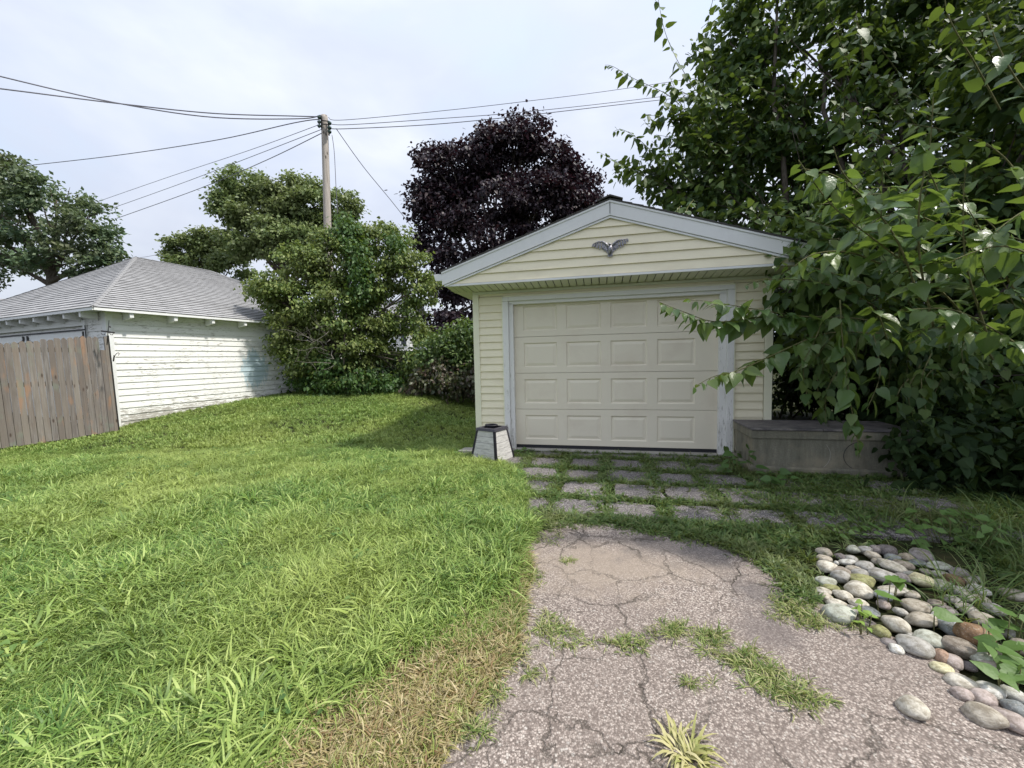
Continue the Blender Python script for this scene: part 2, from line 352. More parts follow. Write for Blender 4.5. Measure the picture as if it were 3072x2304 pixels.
# ================================================================== SETTING
xs = np.unique(np.concatenate([np.linspace(-400, -16, 14), np.linspace(-16, 14, 121), np.linspace(14, 400, 14)]))
ys = np.unique(np.concatenate([np.linspace(-200, -4, 10), np.linspace(-4, 22, 105), np.linspace(22, 600, 16)]))
gx, gy = np.meshgrid(xs, ys); V = np.stack([gx, gy, gz(gx, gy) - .01], -1).reshape(-1, 3); nx, ny = len(xs), len(ys)
ii = (np.arange(ny-1)[:, None]*nx + np.arange(nx-1)[None]).ravel()
F4 = np.stack([ii, ii+1, ii+1+nx, ii+nx], 1)
g = link('ground', mesh_np('ground', V, F4.ravel(), np.full(len(F4), 4), True), soil_m); tag(g, kind='structure')

# driveway: worn asphalt with a rounded far edge
DW = [(1590,1600),(1660,1572),(1800,1572),(1930,1590),(2080,1612),(2190,1640),(2290,1688),(2370,1745),(2430,1800),(2600,1880),(2800,1980),(3000,2120),(3250,2300),(3400,2700),
      (1150,2700),(1230,2400),(1300,2290),(1380,2180),(1450,2120),(1500,2020),(1510,1900),(1480,1820),(1510,1740),(1545,1660)]
dwp = [gnd(*q) for q in DW]
# smooth and roughen the outline
P = np.array([p[:2] for p in dwp]); fine = []
for i in range(len(P)):
    a, b, c, d = P[i-1], P[i], P[(i+1) % len(P)], P[(i+2) % len(P)]
    for u in np.linspace(0, 1, 12, endpoint=False):
        fine.append(.5*((2*b) + (-a+c)*u + (2*a-5*b+4*c-d)*u*u + (-a+3*b-3*c+d)*u**3))
fine = np.array(fine); fine += .02*np.stack([np.sin(np.arange(len(fine))*1.9)+np.sin(np.arange(len(fine))*.77), np.cos(np.arange(len(fine))*1.3)], 1)*.6
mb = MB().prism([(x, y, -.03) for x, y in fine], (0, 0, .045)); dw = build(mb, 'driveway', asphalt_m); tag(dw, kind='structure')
DWPOLY = fine
# strip of thatch and bare earth between lawn and driveway
TH = [(1560,1640),(1590,1700),(1560,1800),(1560,1880),(1540,1960),(1470,2060),(1380,2180),(1280,2330),(1200,2600),(650,2600),(800,2330),(900,2210),(1040,2100),(1200,1990),(1400,1870),(1490,1760),(1520,1660)]
THPOLY = np.array([gnd(*q)[:2] for q in TH])
mb = MB().prism([(x, y, -.028) for x, y in THPOLY], (0, 0, .032)); th = build(mb, 'bare_earth_verge', straw_soil_m); tag(th, kind='structure')
LAWN_EDGE = [(1432,1330),(1500,1390),(1560,1430),(1585,1500),(1570,1560),(1600,1600),(1545,1660),(1535,1730),(1480,1810),(1400,1880),(1270,1950),(1180,2010),(1030,2110),(900,2220),(830,2304),(700,2500),(600,2750)]
LE = [gnd(*q)[:2] for q in LAWN_EDGE]
LAWNPOLY = np.array(LE + [np.array([-3, .2]), np.array([-14, .2]), np.array([-14, 12.5]), np.array([1.2, 12.5])])

# paved apron: separate square paving blocks with grass joints
apron = thing('paved_apron', G(1.6, -1.3, 0), None, None); tag(apron, kind='structure')
rows = [(-.10,-.30),(-.40,-.84),(-.95,-1.35),(-1.46,-1.89),(-2.00,-2.42)]; cols0 = 1.31-.52*3
joints_t = [-.35,-.895,-1.405,-1.945,-2.48]; PAV = []
for ri, (t1, t2) in enumerate(rows):
    for ci in range(9):
        s0 = cols0 + .52*ci + .05 + (.03 if ri % 2 else -.02)*1.0; s1_ = s0 + .445
        c = G((s0+s1_)/2, (t1+t2)/2, 0); jx, jy, jr = random.uniform(-.03, .03), random.uniform(-.03, .03), random.uniform(-.05, .05)
        if ri == 4 and ci in (0, 5, 6): pass
        if inpoly(np.array([[c[0], c[1]]]), DWPOLY)[0] or s0 < -.3: continue
        if s1_ > 3.05 and t1 > -.75: continue
        mb = MB(); poly = []
        for (u, v) in [(0,0),(.33,-.015),(.66,.01),(1,0),(1.015,.5),(1,1),(.6,1.01),(.3,.985),(0,1),(-.015,.5)]:
            poly.append(G(s0+jx+(s1_-s0)*u-jr*(v-.5)*.4+random.uniform(-.022,.022), t1+jy+(t2-t1)*v+jr*(u-.5)*.4+random.uniform(-.022,.022), -.04))
        tilt = random.uniform(-.006, .006)
        mb.prism(poly[::-1], (0, 0, .050+tilt)); build(mb, 'paving_block', paver_m, apron); PAV.append((s0, s1_, t1, t2))

# ================================================================== GARAGE
WL, WR, ZW = -.61, 3.46, 2.38; DEP = 6.2
gar = thing('garage', G(1.4, 0, 0), 'small detached garage in pale yellow vinyl siding with a closed tan sectional door', 'garage')
mb = MB()
mb.box(G(WL+.02, .02, -.15), GA*(.44), GB*.1, UZ*2.5); mb.box(G(2.97, .02, -.15), GA*.51, GB*.1, UZ*2.5); mb.box(G(-.17, .02, 2.30), GA*3.14, GB*.1, UZ*.05)
mb.box(G(WL+.02, .12, -.15), GA*.1, GB*(DEP-.22), UZ*2.5); mb.box(G(WR-.12, .12, -.15), GA*.1, GB*(DEP-.22), UZ*2.5); mb.box(G(WL+.02, DEP-.1, -.15), GA*4.07, GB*.1, UZ*2.5)
build(mb, 'wall_shell', siding_m, gar)
mb = MB(); mb.box(G(WL-.03, -.06, -.08), GA*4.17, GB*.3, UZ*.115); build(mb, 'concrete_sill', conc_m, gar, bevel=.01)
def lap(s0, s1, z0, z1, t=0.0, name='siding_board', cutl=None, cutr=None, out=.022):
    # clapboard: proud at the bottom, flush at the top; cut = function z -> s limit
    a0, a1 = (cutl(z0) if cutl else s0), (cutl(z1) if cutl else s0); b0, b1 = (cutr(z0) if cutr else s1), (cutr(z1) if cutr else s1)
    if b1 - a1 < .01: a1 = b1 = (a1+b1)/2; a1 -= .005; b1 += .005
    P = [G(a0, t-out, z0), G(b0, t-out, z0), G(b1, t-.002, z1), G(a1, t-.002, z1), G(a0, t+.01, z0), G(b0, t+.01, z0), G(b1, t+.01, z1), G(a1, t+.01, z1)]
    mb = MB().add(P, [(0,1,2,3),(4,7,6,5),(0,4,5,1),(1,5,6,2),(2,6,7,3),(3,7,4,0)])
    return build(mb, name, siding_m, gar)
nB = 20; ex = (ZW-.06-.10)/nB
for i in range(nB):
    z0 = .10 + ex*i
    lap(WL+.08, -.15, z0, z0+ex+.004); lap(3.0, WR-.09, z0, z0+ex+.004)
lap(-.15, 3.0, ZW-.085, ZW-.02)
for i in range(17):                                  # long side walls, built the same way
    z0 = .1+i*.135
    for (s_, sg) in ((WL, -1), (WR, 1)):
        P = [G(s_+sg*.016, .06, z0), G(s_+sg*.016, DEP, z0), G(s_+sg*.002, DEP, z0+.138), G(s_+sg*.002, .06, z0+.138), G(s_-sg*.015, .06, z0), G(s_-sg*.015, DEP, z0), G(s_-sg*.015, DEP, z0+.138), G(s_-sg*.015, .06, z0+.138)]
        build(MB().add(P, [(0,1,2,3),(4,7,6,5),(0,4,5,1),(1,5,6,2),(2,6,7,3),(3,7,4,0)]), 'siding_board', siding_m, gar)
for (s_, w_) in ((WL-.012, .095), (WR-.083, .095)):
    mb = MB(); mb.box(G(s_, -.028, .02), GA*w_, GB*.025, UZ*(ZW-.03)); mb.box(G(s_ if s_ < 0 else s_+w_-.025, -.002, .02), GA*.025, GB*.09, UZ*(ZW-.03)); build(mb, 'corner_post', corner_m, gar, bevel=.004)
# casing
for nm, o, a, c in (('door_jamb', (-.15,-.055,.0), .085, 2.33), ('door_jamb', (2.915,-.055,-.04), .085, 2.37)):
    mb = MB(); mb.box(G(*o), GA*a, GB*.05, UZ*(c-.01-.075)); build(mb, nm, trim_m, gar, bevel=.004)
mb = MB(); mb.box(G(-.15, -.055, 2.247), GA*3.15, GB*.05, UZ*.060); build(mb, 'door_head', trim_m, gar, bevel=.004)
for nm, s_, w_ in (('jamb_stop', -.065, .065), ('jamb_stop', 2.83, .085)):
    mb = MB(); mb.box(G(s_, -.02, .02), GA*w_, GB*.08, UZ*2.20); build(mb, nm, trim_m, gar, bevel=.004)
mb = MB(); mb.box(G(-.065, -.02, 2.2), GA*2.98, GB*.08, UZ*.047); build(mb, 'head_stop', trim_m, gar)
for s_ in (-.166, 3.0):
    mb = MB(); mb.box(G(s_, -.048, .05), GA*.015, GB*.03, UZ*2.28); build(mb, 'trim_channel', corner_m, gar)
mb = MB(); mb.box(G(-.166, -.048, 2.309), GA*3.181, GB*.03, UZ*.015); build(mb, 'trim_channel', corner_m, gar)
# sectional door: four sections, sixteen raised panels
DT = .055; dr = MB().box(G(0, DT+.03, .1), GA*2.83, GB*.02, UZ*2.1); door = build(dr, 'garage_door', door_m, gar)
PS = [.14, .775, 1.41, 2.045]; PW = .50; SH = .545; Z0 = .085
for k in range(4):
    zb = Z0 + k*SH; zt = zb + SH - .006; pz0, pz1 = zb+.085, zb+.085+.365
    if k == 3: zt = zb+SH-.02
    mb = MB(); ss = [0]+sum([[a, a+PW] for a in PS], [])+[2.83]; zs = [zb, pz0, pz1, zt]
    for i in range(len(ss)-1):
        for j in range(3):
            if j == 1 and i % 2 == 1: continue
            mb.add([G(ss[i], DT, zs[j]), G(ss[i+1], DT, zs[j]), G(ss[i+1], DT, zs[j+1]), G(ss[i], DT, zs[j+1])], [(0,1,2,3)])
    mb.add([G(0, DT, zb), G(2.83, DT, zb), G(2.83, DT+.03, zb-.003), G(0, DT+.03, zb-.003)], [(0,3,2,1)])
    mb.add([G(0, DT, zt), G(2.83, DT, zt), G(2.83, DT+.03, zt+.003), G(0, DT+.03, zt+.003)], [(0,1,2,3)])
    build(mb, 'door_section', door_m, door)
    for a in PS:
        mb = MB(); rings = [(0, 0), (.014, .014), (.024, .014), (.060, .0045), (.066, .0045)]
        vs = []
        for (ins, dp) in rings: vs += [G(a+ins, DT+dp, pz0+ins), G(a+PW-ins, DT+dp, pz0+ins), G(a+PW-ins, DT+dp, pz1-ins), G(a+ins, DT+dp, pz1-ins)]
        fs = [(r*4+i, r*4+(i+1) % 4, r*4+4+(i+1) % 4, r*4+4+i) for r in range(len(rings)-1) for i in range(4)] + [tuple(range(len(rings)*4-4, len(rings)*4))]
        mb.add(vs, fs); build(mb, 'raised_panel', door_m, door)
mb = MB(); mb.box(G(.0, DT-.004, .035), GA*2.83, GB*.03, UZ*.045); build(mb, 'bottom_seal', dark_m, gar)
# soffit, gable, rake boards, roof
TF = -.40; SL = .325; AP = 1.40; ZS = 2.447
def zr(s, zc=3.397): return zc - SL*abs(s-AP)
sp = MB().box(G(-.90, TF+.01, ZS+.016), GA*4.60, GB*.39, UZ*.006); build(sp, 'soffit_backing', dark_m, gar)  # dark sheet behind the slats, so their gaps read as shade
x = -.90
while x < 3.66:
    w_ = min(.102, 3.69-x); mb = MB(); mb.box(G(x, TF+.015, ZS), GA*(w_-.011), GB*.372-UZ*.035, UZ*.011); build(mb, 'soffit_slat', soff_m, gar); x += .103
mb = MB(); mb.prism([G(WL-.02, .0, ZW-.04), G(WR+.02, .0, ZW-.04), G(WR+.02, .0, ZS-.001), G(WL-.02, .0, ZS-.001)], GB*.09); build(mb, 'frieze_wall', siding_m, gar)
mb = MB(); mb.box(G(WL-.01, -.022, ZW-.008), GA*(WR-WL+.02), GB*.02, UZ*.035); build(mb, 'soffit_channel', soff_m, gar)
for sgn in (-1, 1):                                  # side eave soffits sloping back
    s_a, s_b = (WL-.32, WL) if sgn < 0 else (WR, WR+.27)
    mb = MB(); mb.box(G(s_a, TF+.3, ZS-.012), GA*(s_b-s_a), GB*(DEP), UZ*.012); build(mb, 'soffit', soff_m, gar)
mb = MB(); mb.prism([G(-.87, TF, ZS+.03), G(3.66, TF, ZS+.03), G(3.66, TF, zr(3.66, 3.307)), G(AP, TF, 3.307), G(-.87, TF, zr(-.87, 3.307))], GB*.06); build(mb, 'gable_wall', siding_m, gar)
mb = MB(); mb.box(G(-.905, TF-.022, ZS-.004), GA*4.60, GB*.03, UZ*.030); build(mb, 'gable_starter_trim', alu_m, gar, bevel=.003)
exg = .122; z0 = ZS+.028
cl_ = lambda z: AP-(3.268-z)/SL; cr_ = lambda z: AP+(3.268-z)/SL
while z0 < 3.19:
    lap(0, 0, z0, min(z0+exg+.003, 3.24), TF, cutl=lambda z: max(cl_(z), -.895), cutr=lambda z: min(cr_(z), 3.68)); z0 += exg
for sgn, se in ((-1, -.935), (1, 3.72)):
    zc = 3.445
    def rk(z_top, z_bot, t0, dt, nm, m_, e=0.0):
        s2_ = se + sgn*e
        mb = MB().prism([G(AP, t0, z_top), G(AP, t0, z_bot), G(s2_, t0, z_bot-SL*abs(s2_-AP)), G(s2_, t0, z_top-SL*abs(s2_-AP))][::(1 if sgn < 0 else -1)], GB*dt)
        return build(mb, nm, m_, gar, bevel=.003)
    rk(3.402, 3.220, TF-.045, .024, 'rake_board', alu_m); rk(3.216, 3.189, TF-.035, .022, 'rake_channel', alu_m, -.03); rk(3.409, 3.382, TF-.055, .009, 'rake_lip', alu_m, .005)
    rk(3.220, 3.216, TF-.030, .02, 'rake_shade_strip', dark_m, -.02)  # solid dark strip drawing the shade line below the rake board
    gt = MB(); s_g = se + (0 if sgn > 0 else -.13); zt_ = 3.402 - SL*abs(se-AP)
    gt.prism([G(s_g, TF-.04, zt_-.02), G(s_g+.13, TF-.04, zt_-.02), G(s_g+.13-(.03 if sgn > 0 else 0), TF-.04, zt_-.115), G(s_g+(.03 if sgn < 0 else 0), TF-.04, zt_-.115)], GB*(DEP+.6)); build(gt, 'gutter', alu_m, gar, bevel=.004)
    fb = MB().box(G(se-(.02 if sgn > 0 else 0), TF-.02, zt_-.16), GA*.02, GB*(DEP+.6), UZ*.15); build(fb, 'eave_board', alu_m, gar)
    # roof deck and shingle courses
    L_ = abs(se-AP)+.03; n_c = 17
    for i in range(n_c):
        a, b = L_*i/n_c, L_*(i+1)/n_c
        P = [(AP+sgn*a, 3.427-SL*a+.001), (AP+sgn*b, 3.427-SL*b+.010), (AP+sgn*b, 3.409-SL*b), (AP+sgn*a, 3.409-SL*a)]
        mb = MB().prism([G(s_, TF-.058, z_) for s_, z_ in P][::sgn], GB*(DEP+.7)); build(mb, 'shingle_course', roofd_m, gar)
mb = MB().prism([G(AP-.16, TF-.075, 3.397), G(AP, TF-.075, 3.452), G(AP+.16, TF-.075, 3.397), G(AP+.16, TF-.075, 3.412), G(AP, TF-.075, 3.472), G(AP-.16, TF-.075, 3.412)], GB*(DEP+.72)); build(mb, 'ridge_cap', roofd_m, gar)
mb = MB().box(G(AP-.004, TF-.05, 3.24), GA*.008, GB*.006, UZ*.165); build(mb, 'mitre_joint', dark_m, gar)
bg_ = MB().prism([G(WL, DEP-.02, 2.35), G(WR, DEP-.02, 2.35), G(AP, DEP-.02, 3.38)], GB*.05); build(bg_, 'rear_gable', siding_m, gar)

# eagle ornament on the gable
eg = thing('eagle_ornament', G(1.43, TF-.03, 2.85), 'small dark metal eagle plaque with spread wings on the yellow gable', 'ornament')
e0 = np.array([1.40, 2.80])
def E(x, z, t=0): return G(e0[0]+x*.9, TF-.035+t, e0[1]+z)
m, tt = newmat('pewter'); pewter_m = m
c = tt.ramp(tt.noise(pos(tt), 60, 4), [(.35, (.07, .07, .08)), (.6, (.42, .41, .45))]); finish(tt, c, .45, tt.noise(pos(tt), 90, 2), .5, .004, .5, .5)
mb = MB().tube([E(0, .045), E(0, .02, -.012), E(0, -.03, -.012), E(0, -.07, -.004)], [.012, .028, .030, .012], 10); build(mb, 'body', pewter_m, eg, True)
mb = MB().tube([E(0, .03, -.02), E(.0, .047, -.03), E(-.012, .048, -.04), E(-.03, .040, -.042)], [.010, .016, .012, .003], 8); build(mb, 'head', pewter_m, eg, True)
for sg in (-1, 1):
    mb = MB(); arm = [(.015, .0), (.05, .055), (.10, .09), (.17, .095), (.235, .075 if sg < 0 else .105)]
    mb.tube([E(sg*a, b, -.006) for a, b in arm], [.012, .014, .012, .008, .003], 7)
    wing = build(mb, 'wing', pewter_m, eg, True)
    for i in range(9):
        u = i/8; k_ = u*(len(arm)-1.001); j = int(k_); fr = k_-j
        ax, az = arm[j][0]*(1-fr)+arm[j+1][0]*fr, arm[j][1]*(1-fr)+arm[j+1][1]*fr
        ln = .105-.03*abs(u-.35)-.045*max(0, u-.7)/.3; dx, dz = .35*u-.1, -1
        nl = math.hypot(dx, dz); dx /= nl; dz /= nl
        mb = MB(); wv_ = .013
        mb.prism([E(sg*(ax-wv_), az, .0), E(sg*(ax+wv_), az, .0), E(sg*(ax+wv_+dx*ln*.8), az+dz*ln*.8, .002), E(sg*(ax+dx*ln), az+dz*ln, .002), E(sg*(ax-wv_+dx*ln*.8), az+dz*ln*.75, .002)][::sg], GB*.008)
        build(mb, 'feather', pewter_m, wing)
for i in range(5):
    a = (i-2)*.32; mb = MB().prism([E(-.01, -.055), E(.01, -.055), E(.013+math.sin(a)*.05, -.055-.05*math.cos(a)), E(-.013+math.sin(a)*.05, -.055-.05*math.cos(a))], GB*.008); build(mb, 'tail_feather', pewter_m, eg)

# ================================================================== WHITE SHED
SD = np.array([.40, 1, 0.]); SD /= np.linalg.norm(SD); SV = np.array([-SD[1], SD[0], 0.])
SE = at(280, 921, 7.65); SZ = SE[2]; OH = .30; SW = 8.9; SLn = 7.75; SH_ = 2.04; SQ = 2.85
SC = SE + SD*OH + SV*OH; SC[2] = 0                       # wall corner
def S(u, v, z): return SC + SD*u + SV*v + UZ*z          # u back along the side wall, v along the front
shed = thing('white_shed', S(3.5, 4, 0), 'white clapboard shed with peeling paint and a grey hipped shingle roof behind the fence', 'shed')
wl, wf = SLn-2*OH, SW-2*OH; ZT = SZ+.02
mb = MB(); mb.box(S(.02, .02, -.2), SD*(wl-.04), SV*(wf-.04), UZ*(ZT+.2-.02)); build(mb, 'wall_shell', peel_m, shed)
ex = .132; z0 = .02; i = 0
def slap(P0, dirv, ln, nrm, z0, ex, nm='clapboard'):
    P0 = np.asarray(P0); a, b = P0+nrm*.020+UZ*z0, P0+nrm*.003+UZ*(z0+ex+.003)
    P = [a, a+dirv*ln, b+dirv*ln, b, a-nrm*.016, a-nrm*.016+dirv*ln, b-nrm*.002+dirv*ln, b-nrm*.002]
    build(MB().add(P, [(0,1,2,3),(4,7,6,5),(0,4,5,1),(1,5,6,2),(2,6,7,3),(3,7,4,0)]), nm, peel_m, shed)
while z0 < ZT-.05:
    e_ = min(ex, ZT-.01-z0); slap(S(.08, 0, 0), SD, wl-.1, -SV, z0, e_)
    if z0 < 2.26: slap(S(0, .09, 0), SV, .60, -SD, z0, e_)
    else: slap(S(0, .09, 0), SV, wf-.2, -SD, z0, e_)
    z0 += ex
mb = MB(); mb.box(S(-.025, -.025, 0), SD*.11, SV*.022, UZ*(ZT-.02)); mb.box(S(-.025, -.002, 0), SD*.022, SV*.11, UZ*(ZT-.02)); build(mb, 'corner_trim', white_m, shed)
# double doors of the front wall
doors = build(MB().box(S(-.03, .80, .1), SD*.03, SV*6.5, UZ*2.05), 'shed_door', white_m, shed)
mb = MB(); mb.box(S(-.045, .70, .1), SD*.04, SV*.10, UZ*2.16); build(mb, 'door_casing', white_m, shed)
mb = MB(); mb.box(S(-.045, .70, 2.262), SD*.04, SV*6.6, UZ*.11); build(mb, 'door_casing', white_m, shed)
mb = MB(); mb.box(S(-.05, .70, 2.16), SD*.01, SV*6.6, UZ*.03); build(mb, 'door_gap', dark_m, shed)
mb = MB(); mb.box(S(-.052, .685, .1), SD*.01, SV*.018, UZ*2.16); build(mb, 'door_gap', dark_m, shed)
for k in range(4):
    for j in range(2):
        v0 = .95+k*1.6+j*.72
        mb = MB(); q = [(v0, v0+.6)]; 
        for (a, b, c, d) in ((v0-.07, v0+.62, 1.98, .05), (v0-.07, v0+.62, .3, .05)): mb.box(S(-.043, a, c), SD*.012, SV*(b-a), UZ*d)
        mb.box(S(-.043, v0-.07, .35), SD*.012, SV*.06, UZ*1.63); build(mb, 'door_rail', white_m, doors)
for v0 in (.80, 3.2, 3.4):
    sg = 1 if v0 != 3.2 else -1
    mb = MB().prism([S(-.045, v0, 2.06), S(-.045, v0+sg*.28, 1.99), S(-.045, v0, 1.93)][::-sg], -SD*.008); mb.box(S(-.055, v0-.05, 1.88), SD*.01, SV*.06, UZ*.26); build(mb, 'strap_hinge', iron_m, doors)
# rafter tails and eave boards
for k in range(9):
    u = .25 + .78*k; mb = MB().prism([S(u, -.285, ZT-.17), S(u, -.03, ZT-.22), S(u, -.03, ZT-.02), S(u, -.285, ZT-.055)], SD*.065); build(mb, 'rafter_tail', white_m, shed)
for k in range(9):
    v = .22 + .62*k; mb = MB().prism([S(-.285, v, ZT-.17), S(-.03, v, ZT-.22), S(-.03, v, ZT-.02), S(-.285, v, ZT-.055)][::-1], SV*.06); build(mb, 'rafter_tail', white_m, shed)
A0 = S(-OH, -OH, SZ); A1 = S(-OH, -OH+SW, SZ); A2 = S(-OH+SLn, -OH+SW, SZ); A3 = S(-OH+SLn, -OH, SZ)
R0 = S(-OH+SQ, -OH+SW/2, SZ+SH_); R1 = S(-OH+SLn-SQ, -OH+SW/2, SZ+SH_)
mb = MB(); dz = UZ*.03
mb.add([A0, A1, A2, A3, R0, R1, A0-dz, A1-dz, A2-dz, A3-dz], [(0,4,1),(0,3,5,4),(3,2,5),(2,1,4,5),(6,7,8,9),(0,1,7,6),(1,2,8,7),(2,3,9,8),(3,0,6,9)]); build(mb, 'roof_deck', white_m, shed)
def clip(poly, a, b):                                    # keep left side of line a->b (2-D)
    out = []
    for i in range(len(poly)):
        p, q = poly[i-1], poly[i]
        sp_ = (b[0]-a[0])*(p[1]-a[1])-(b[1]-a[1])*(p[0]-a[0]); sq = (b[0]-a[0])*(q[1]-a[1])-(b[1]-a[1])*(q[0]-a[0])
        if sp_*sq < 0: u = sp_/(sp_-sq); out.append((p[0]+(q[0]-p[0])*u, p[1]+(q[1]-p[1])*u))
        if sq >= 0: out.append(q)
    return out
def shingles(name_face, region, width, expo, off):
    """region: 3-D corners counter-clockwise, first edge = eave"""
    O = region[0]; ex_ = region[1]-O; ex_ /= np.linalg.norm(ex_); nn = np.cross(ex_, region[2]-O); nn /= np.linalg.norm(nn)
    if nn[2] < 0: nn = -nn
    ey = np.cross(nn, ex_); 
    if ey[2] < 0: ey = -ey
    R2 = [((p-O)@ex_, (p-O)@ey) for p in region]
    area = sum(R2[i-1][0]*R2[i][1]-R2[i][0]*R2[i-1][1] for i in range(len(R2)))
    if area < 0: R2 = R2[::-1]
    mxx = max(p[0] for p in R2); mnx = min(p[0] for p in R2); mxy = max(p[1] for p in R2); out = []; r = 0; y = -.02
    while y < mxy:
        x = mnx-.3+(r*.5 % 1)*width + (.05*(r % 3))
        while x < mxx+.1:
            w_ = width-.008; poly = [(x, y), (x+w_, y), (x+w_, y+expo+.03), (x, y+expo+.03)]
            for i in range(len(R2)):
                a, b = R2[i], R2[(i+1) % len(R2)]
                if abs(a[1]) < 1e-6 and abs(b[1]) < 1e-6: continue
                poly = clip(poly, a, b)
                if len(poly) < 3: break
            if len(poly) >= 3:
                lift = random.uniform(0, .004)
                top = [O+ex_*px+ey*py+nn*(.024+lift-.019*(py-y)/expo) for px, py in poly]; bot = [O+ex_*px+ey*py+nn*.001 for px, py in poly]
                out.append((top, bot))
            x += width
        y += expo; r += 1
    return out
allsh = shingles('side', [A3, A0, R0, R1], .30, .142, 0) + shingles('front', [A0, A1, R0], .30, .142, 0)
camp = np.array([0, 0, CAMH])
def vis(sh):
    c = np.mean(sh[0], 0); q = CM @ (c-camp); px = CX+FPX*q[0]/q[2]; 
    return (q[2] if -60 < px < 860 and q[2] > 0 else q[2]+100)
allsh.sort(key=vis)
rest = MB()
for k, (tp, bt) in enumerate(allsh):
    n = len(tp); mb = MB() if k < 300 else rest
    mb.add(tp+bt, [tuple(range(n)), tuple(range(n, 2*n))[::-1]] + [(i, n+i, n+(i+1) % n, (i+1) % n) for i in range(n)])
    if k < 300: build(mb, 'shingle', shingle_m, shed)
tag(build(rest, 'shingles', shingle_m, shed), kind='stuff')
for o in list(shed.children):
    if o.name.startswith('shingle'):
        o.data.materials.append(shedge_m)
        for f in o.data.polygons: f.material_index = 1 if abs(f.normal.z) < .45 else 0
for (a, b) in ((A0, R0), (R0, R1), (A1, R0), (A3, R1)):
    n_ = int(np.linalg.norm(b-a)/.2)
    mb = MB()
    for k in range(n_):
        p, q = a+(b-a)*k/n_, a+(b-a)*(k+1.15)/n_
        side = np.cross(b-a, UZ); side /= np.linalg.norm(side)
        mb.add([p+UZ*.036, p+side*.05+UZ*.014, q+side*.05+UZ*.008, q+UZ*.028, p-side*.05+UZ*.014, q-side*.05+UZ*.008], [(0,1,2,3),(0,3,5,4)])
    build(mb, 'hip_ridge_cap', grayroof_m, shed)
for (a, b) in ((A0, A3), (A0, A1)):
    d_ = (b-a)/np.linalg.norm(b-a); nrm = np.cross(d_, UZ); nrm = nrm if nrm@(camp-a) > 0 else -nrm
    build(MB().box(a-UZ*.055+nrm*.002, b-a, nrm*.018, UZ*.048), 'eave_board', white_m, shed)

# ================================================================== FENCE
FA = gpt(30, 1350); FB_ = gpt(330, 1302); FD = FB_-FA; FD[2] = 0; FL = np.linalg.norm(FD); FD /= FL; FN = np.array([FD[1], -FD[0], 0]); FN = FN if FN[1] < 0 else -FN
fence = thing('picket_fence', FB_, 'weathered grey brown timber plank fence standing before the white shed', 'fence')
npl = 15; pw = FL/npl
LEAN = FD*-.022
for k in range(-14, npl):
    b0 = FA+FD*(k*pw); zz = float(gz(*(b0[:2]))); 
    hgt = 1.76+random.uniform(-.012, .015)+.004*k*(k > 0) + (.06 if k < 0 else 0)+(.03 if k >= 6 else 0)
    lean = LEAN*(1+.05*random.uniform(-1, 1)) if k >= 0 else LEAN*1.1
    w_ = pw-random.uniform(.003, .007); o = b0+FN*random.uniform(0, .014)+UZ*(zz+.03-random.uniform(0, .02)); c1 = .018+random.uniform(-.006, .006); up = UZ*hgt-lean*-hgt if False else UZ*hgt+lean*hgt
    r_, l_ = o+FD*w_, o
    top = [r_+up*(1-c1/hgt*1.6)+0*FD, r_+up-FD*c1*1.3, l_+up+FD*c1*random.uniform(.4, 1.6), l_+up*(1-c1/hgt*1.6)]
    build(MB().prism([l_, r_]+top, -FN*.019), 'fence_plank', wood_m, fence)
for z_ in (.35, 1.0, 1.6):
    build(MB().box(FA-FD*2-FN*.065+UZ*(z_+.05)+LEAN*z_, FD*(FL+1.9), FN*.038, UZ*.085), 'fence_rail', wood_m, fence)
pe = FB_+FD*.0; 
for (off, w_, hh, mt, nm) in ((.002, .07, 1.60, wood_m, 'end_post'), (.074, .045, 1.86, wood_m, 'end_post'), (.121, .022, 1.88, iron_m, 'edge_strip')):
    b0 = pe+FD*off+UZ*.02; build(MB().prism([b0, b0+FD*w_, b0+FD*w_+UZ*hh+LEAN*hh, b0+UZ*hh+LEAN*hh], -FN*.09), nm, mt, fence)
b0 = FA-FD*.02+FN*.0; build(MB().box(b0-FD*.0-FN*.12+UZ*0, FD*.1, FN*.09, UZ*1.7+LEAN*1.7), 'fence_post', wood_m, fence)
# iron hanger on the fence end
ih = thing('iron_plant_hanger', at(324, 1008, 7.55), 'black wrought iron cross shaped hanger standing on the fence end', 'hanger')
mb = MB().tube([at(321, 1035, 7.52), at(323, 1010, 7.52), at(327, 961, 7.52)], [.008, .008, .004], 6); build(mb, 'rod', iron_m, ih)
mb = MB().tube([at(304, 993, 7.50), at(343, 998, 7.50)], .014, 6); build(mb, 'crossbar', iron_m, ih)
for x_ in (311, 336):
    mb = MB().tube([at(x_-7, 999, 7.50), at(x_-4, 1004, 7.50), at(x_+1, 1005, 7.50), at(x_+4, 1001, 7.5)], .005, 5); build(mb, 'curl', iron_m, ih)
build(MB().tube([at(329, 978, 7.5), at(331, 983, 7.5)], .01, 6), 'finial', iron_m, ih)
hk = thing('iron_hook', at(340, 1070, 7.5), 'small curled iron hook jutting from the fence edge', 'hook')
build(MB().tube([at(341, 1072, 7.5), at(350, 1060, 7.5), at(355, 1058, 7.5), at(358, 1062, 7.5), at(355, 1066, 7.5)], .006, 6), 'hook_arm', iron_m, hk)
build(MB().tube([at(343, 1066, 7.5), at(340, 1084, 7.5)], .011, 6), 'mount', iron_m, hk)

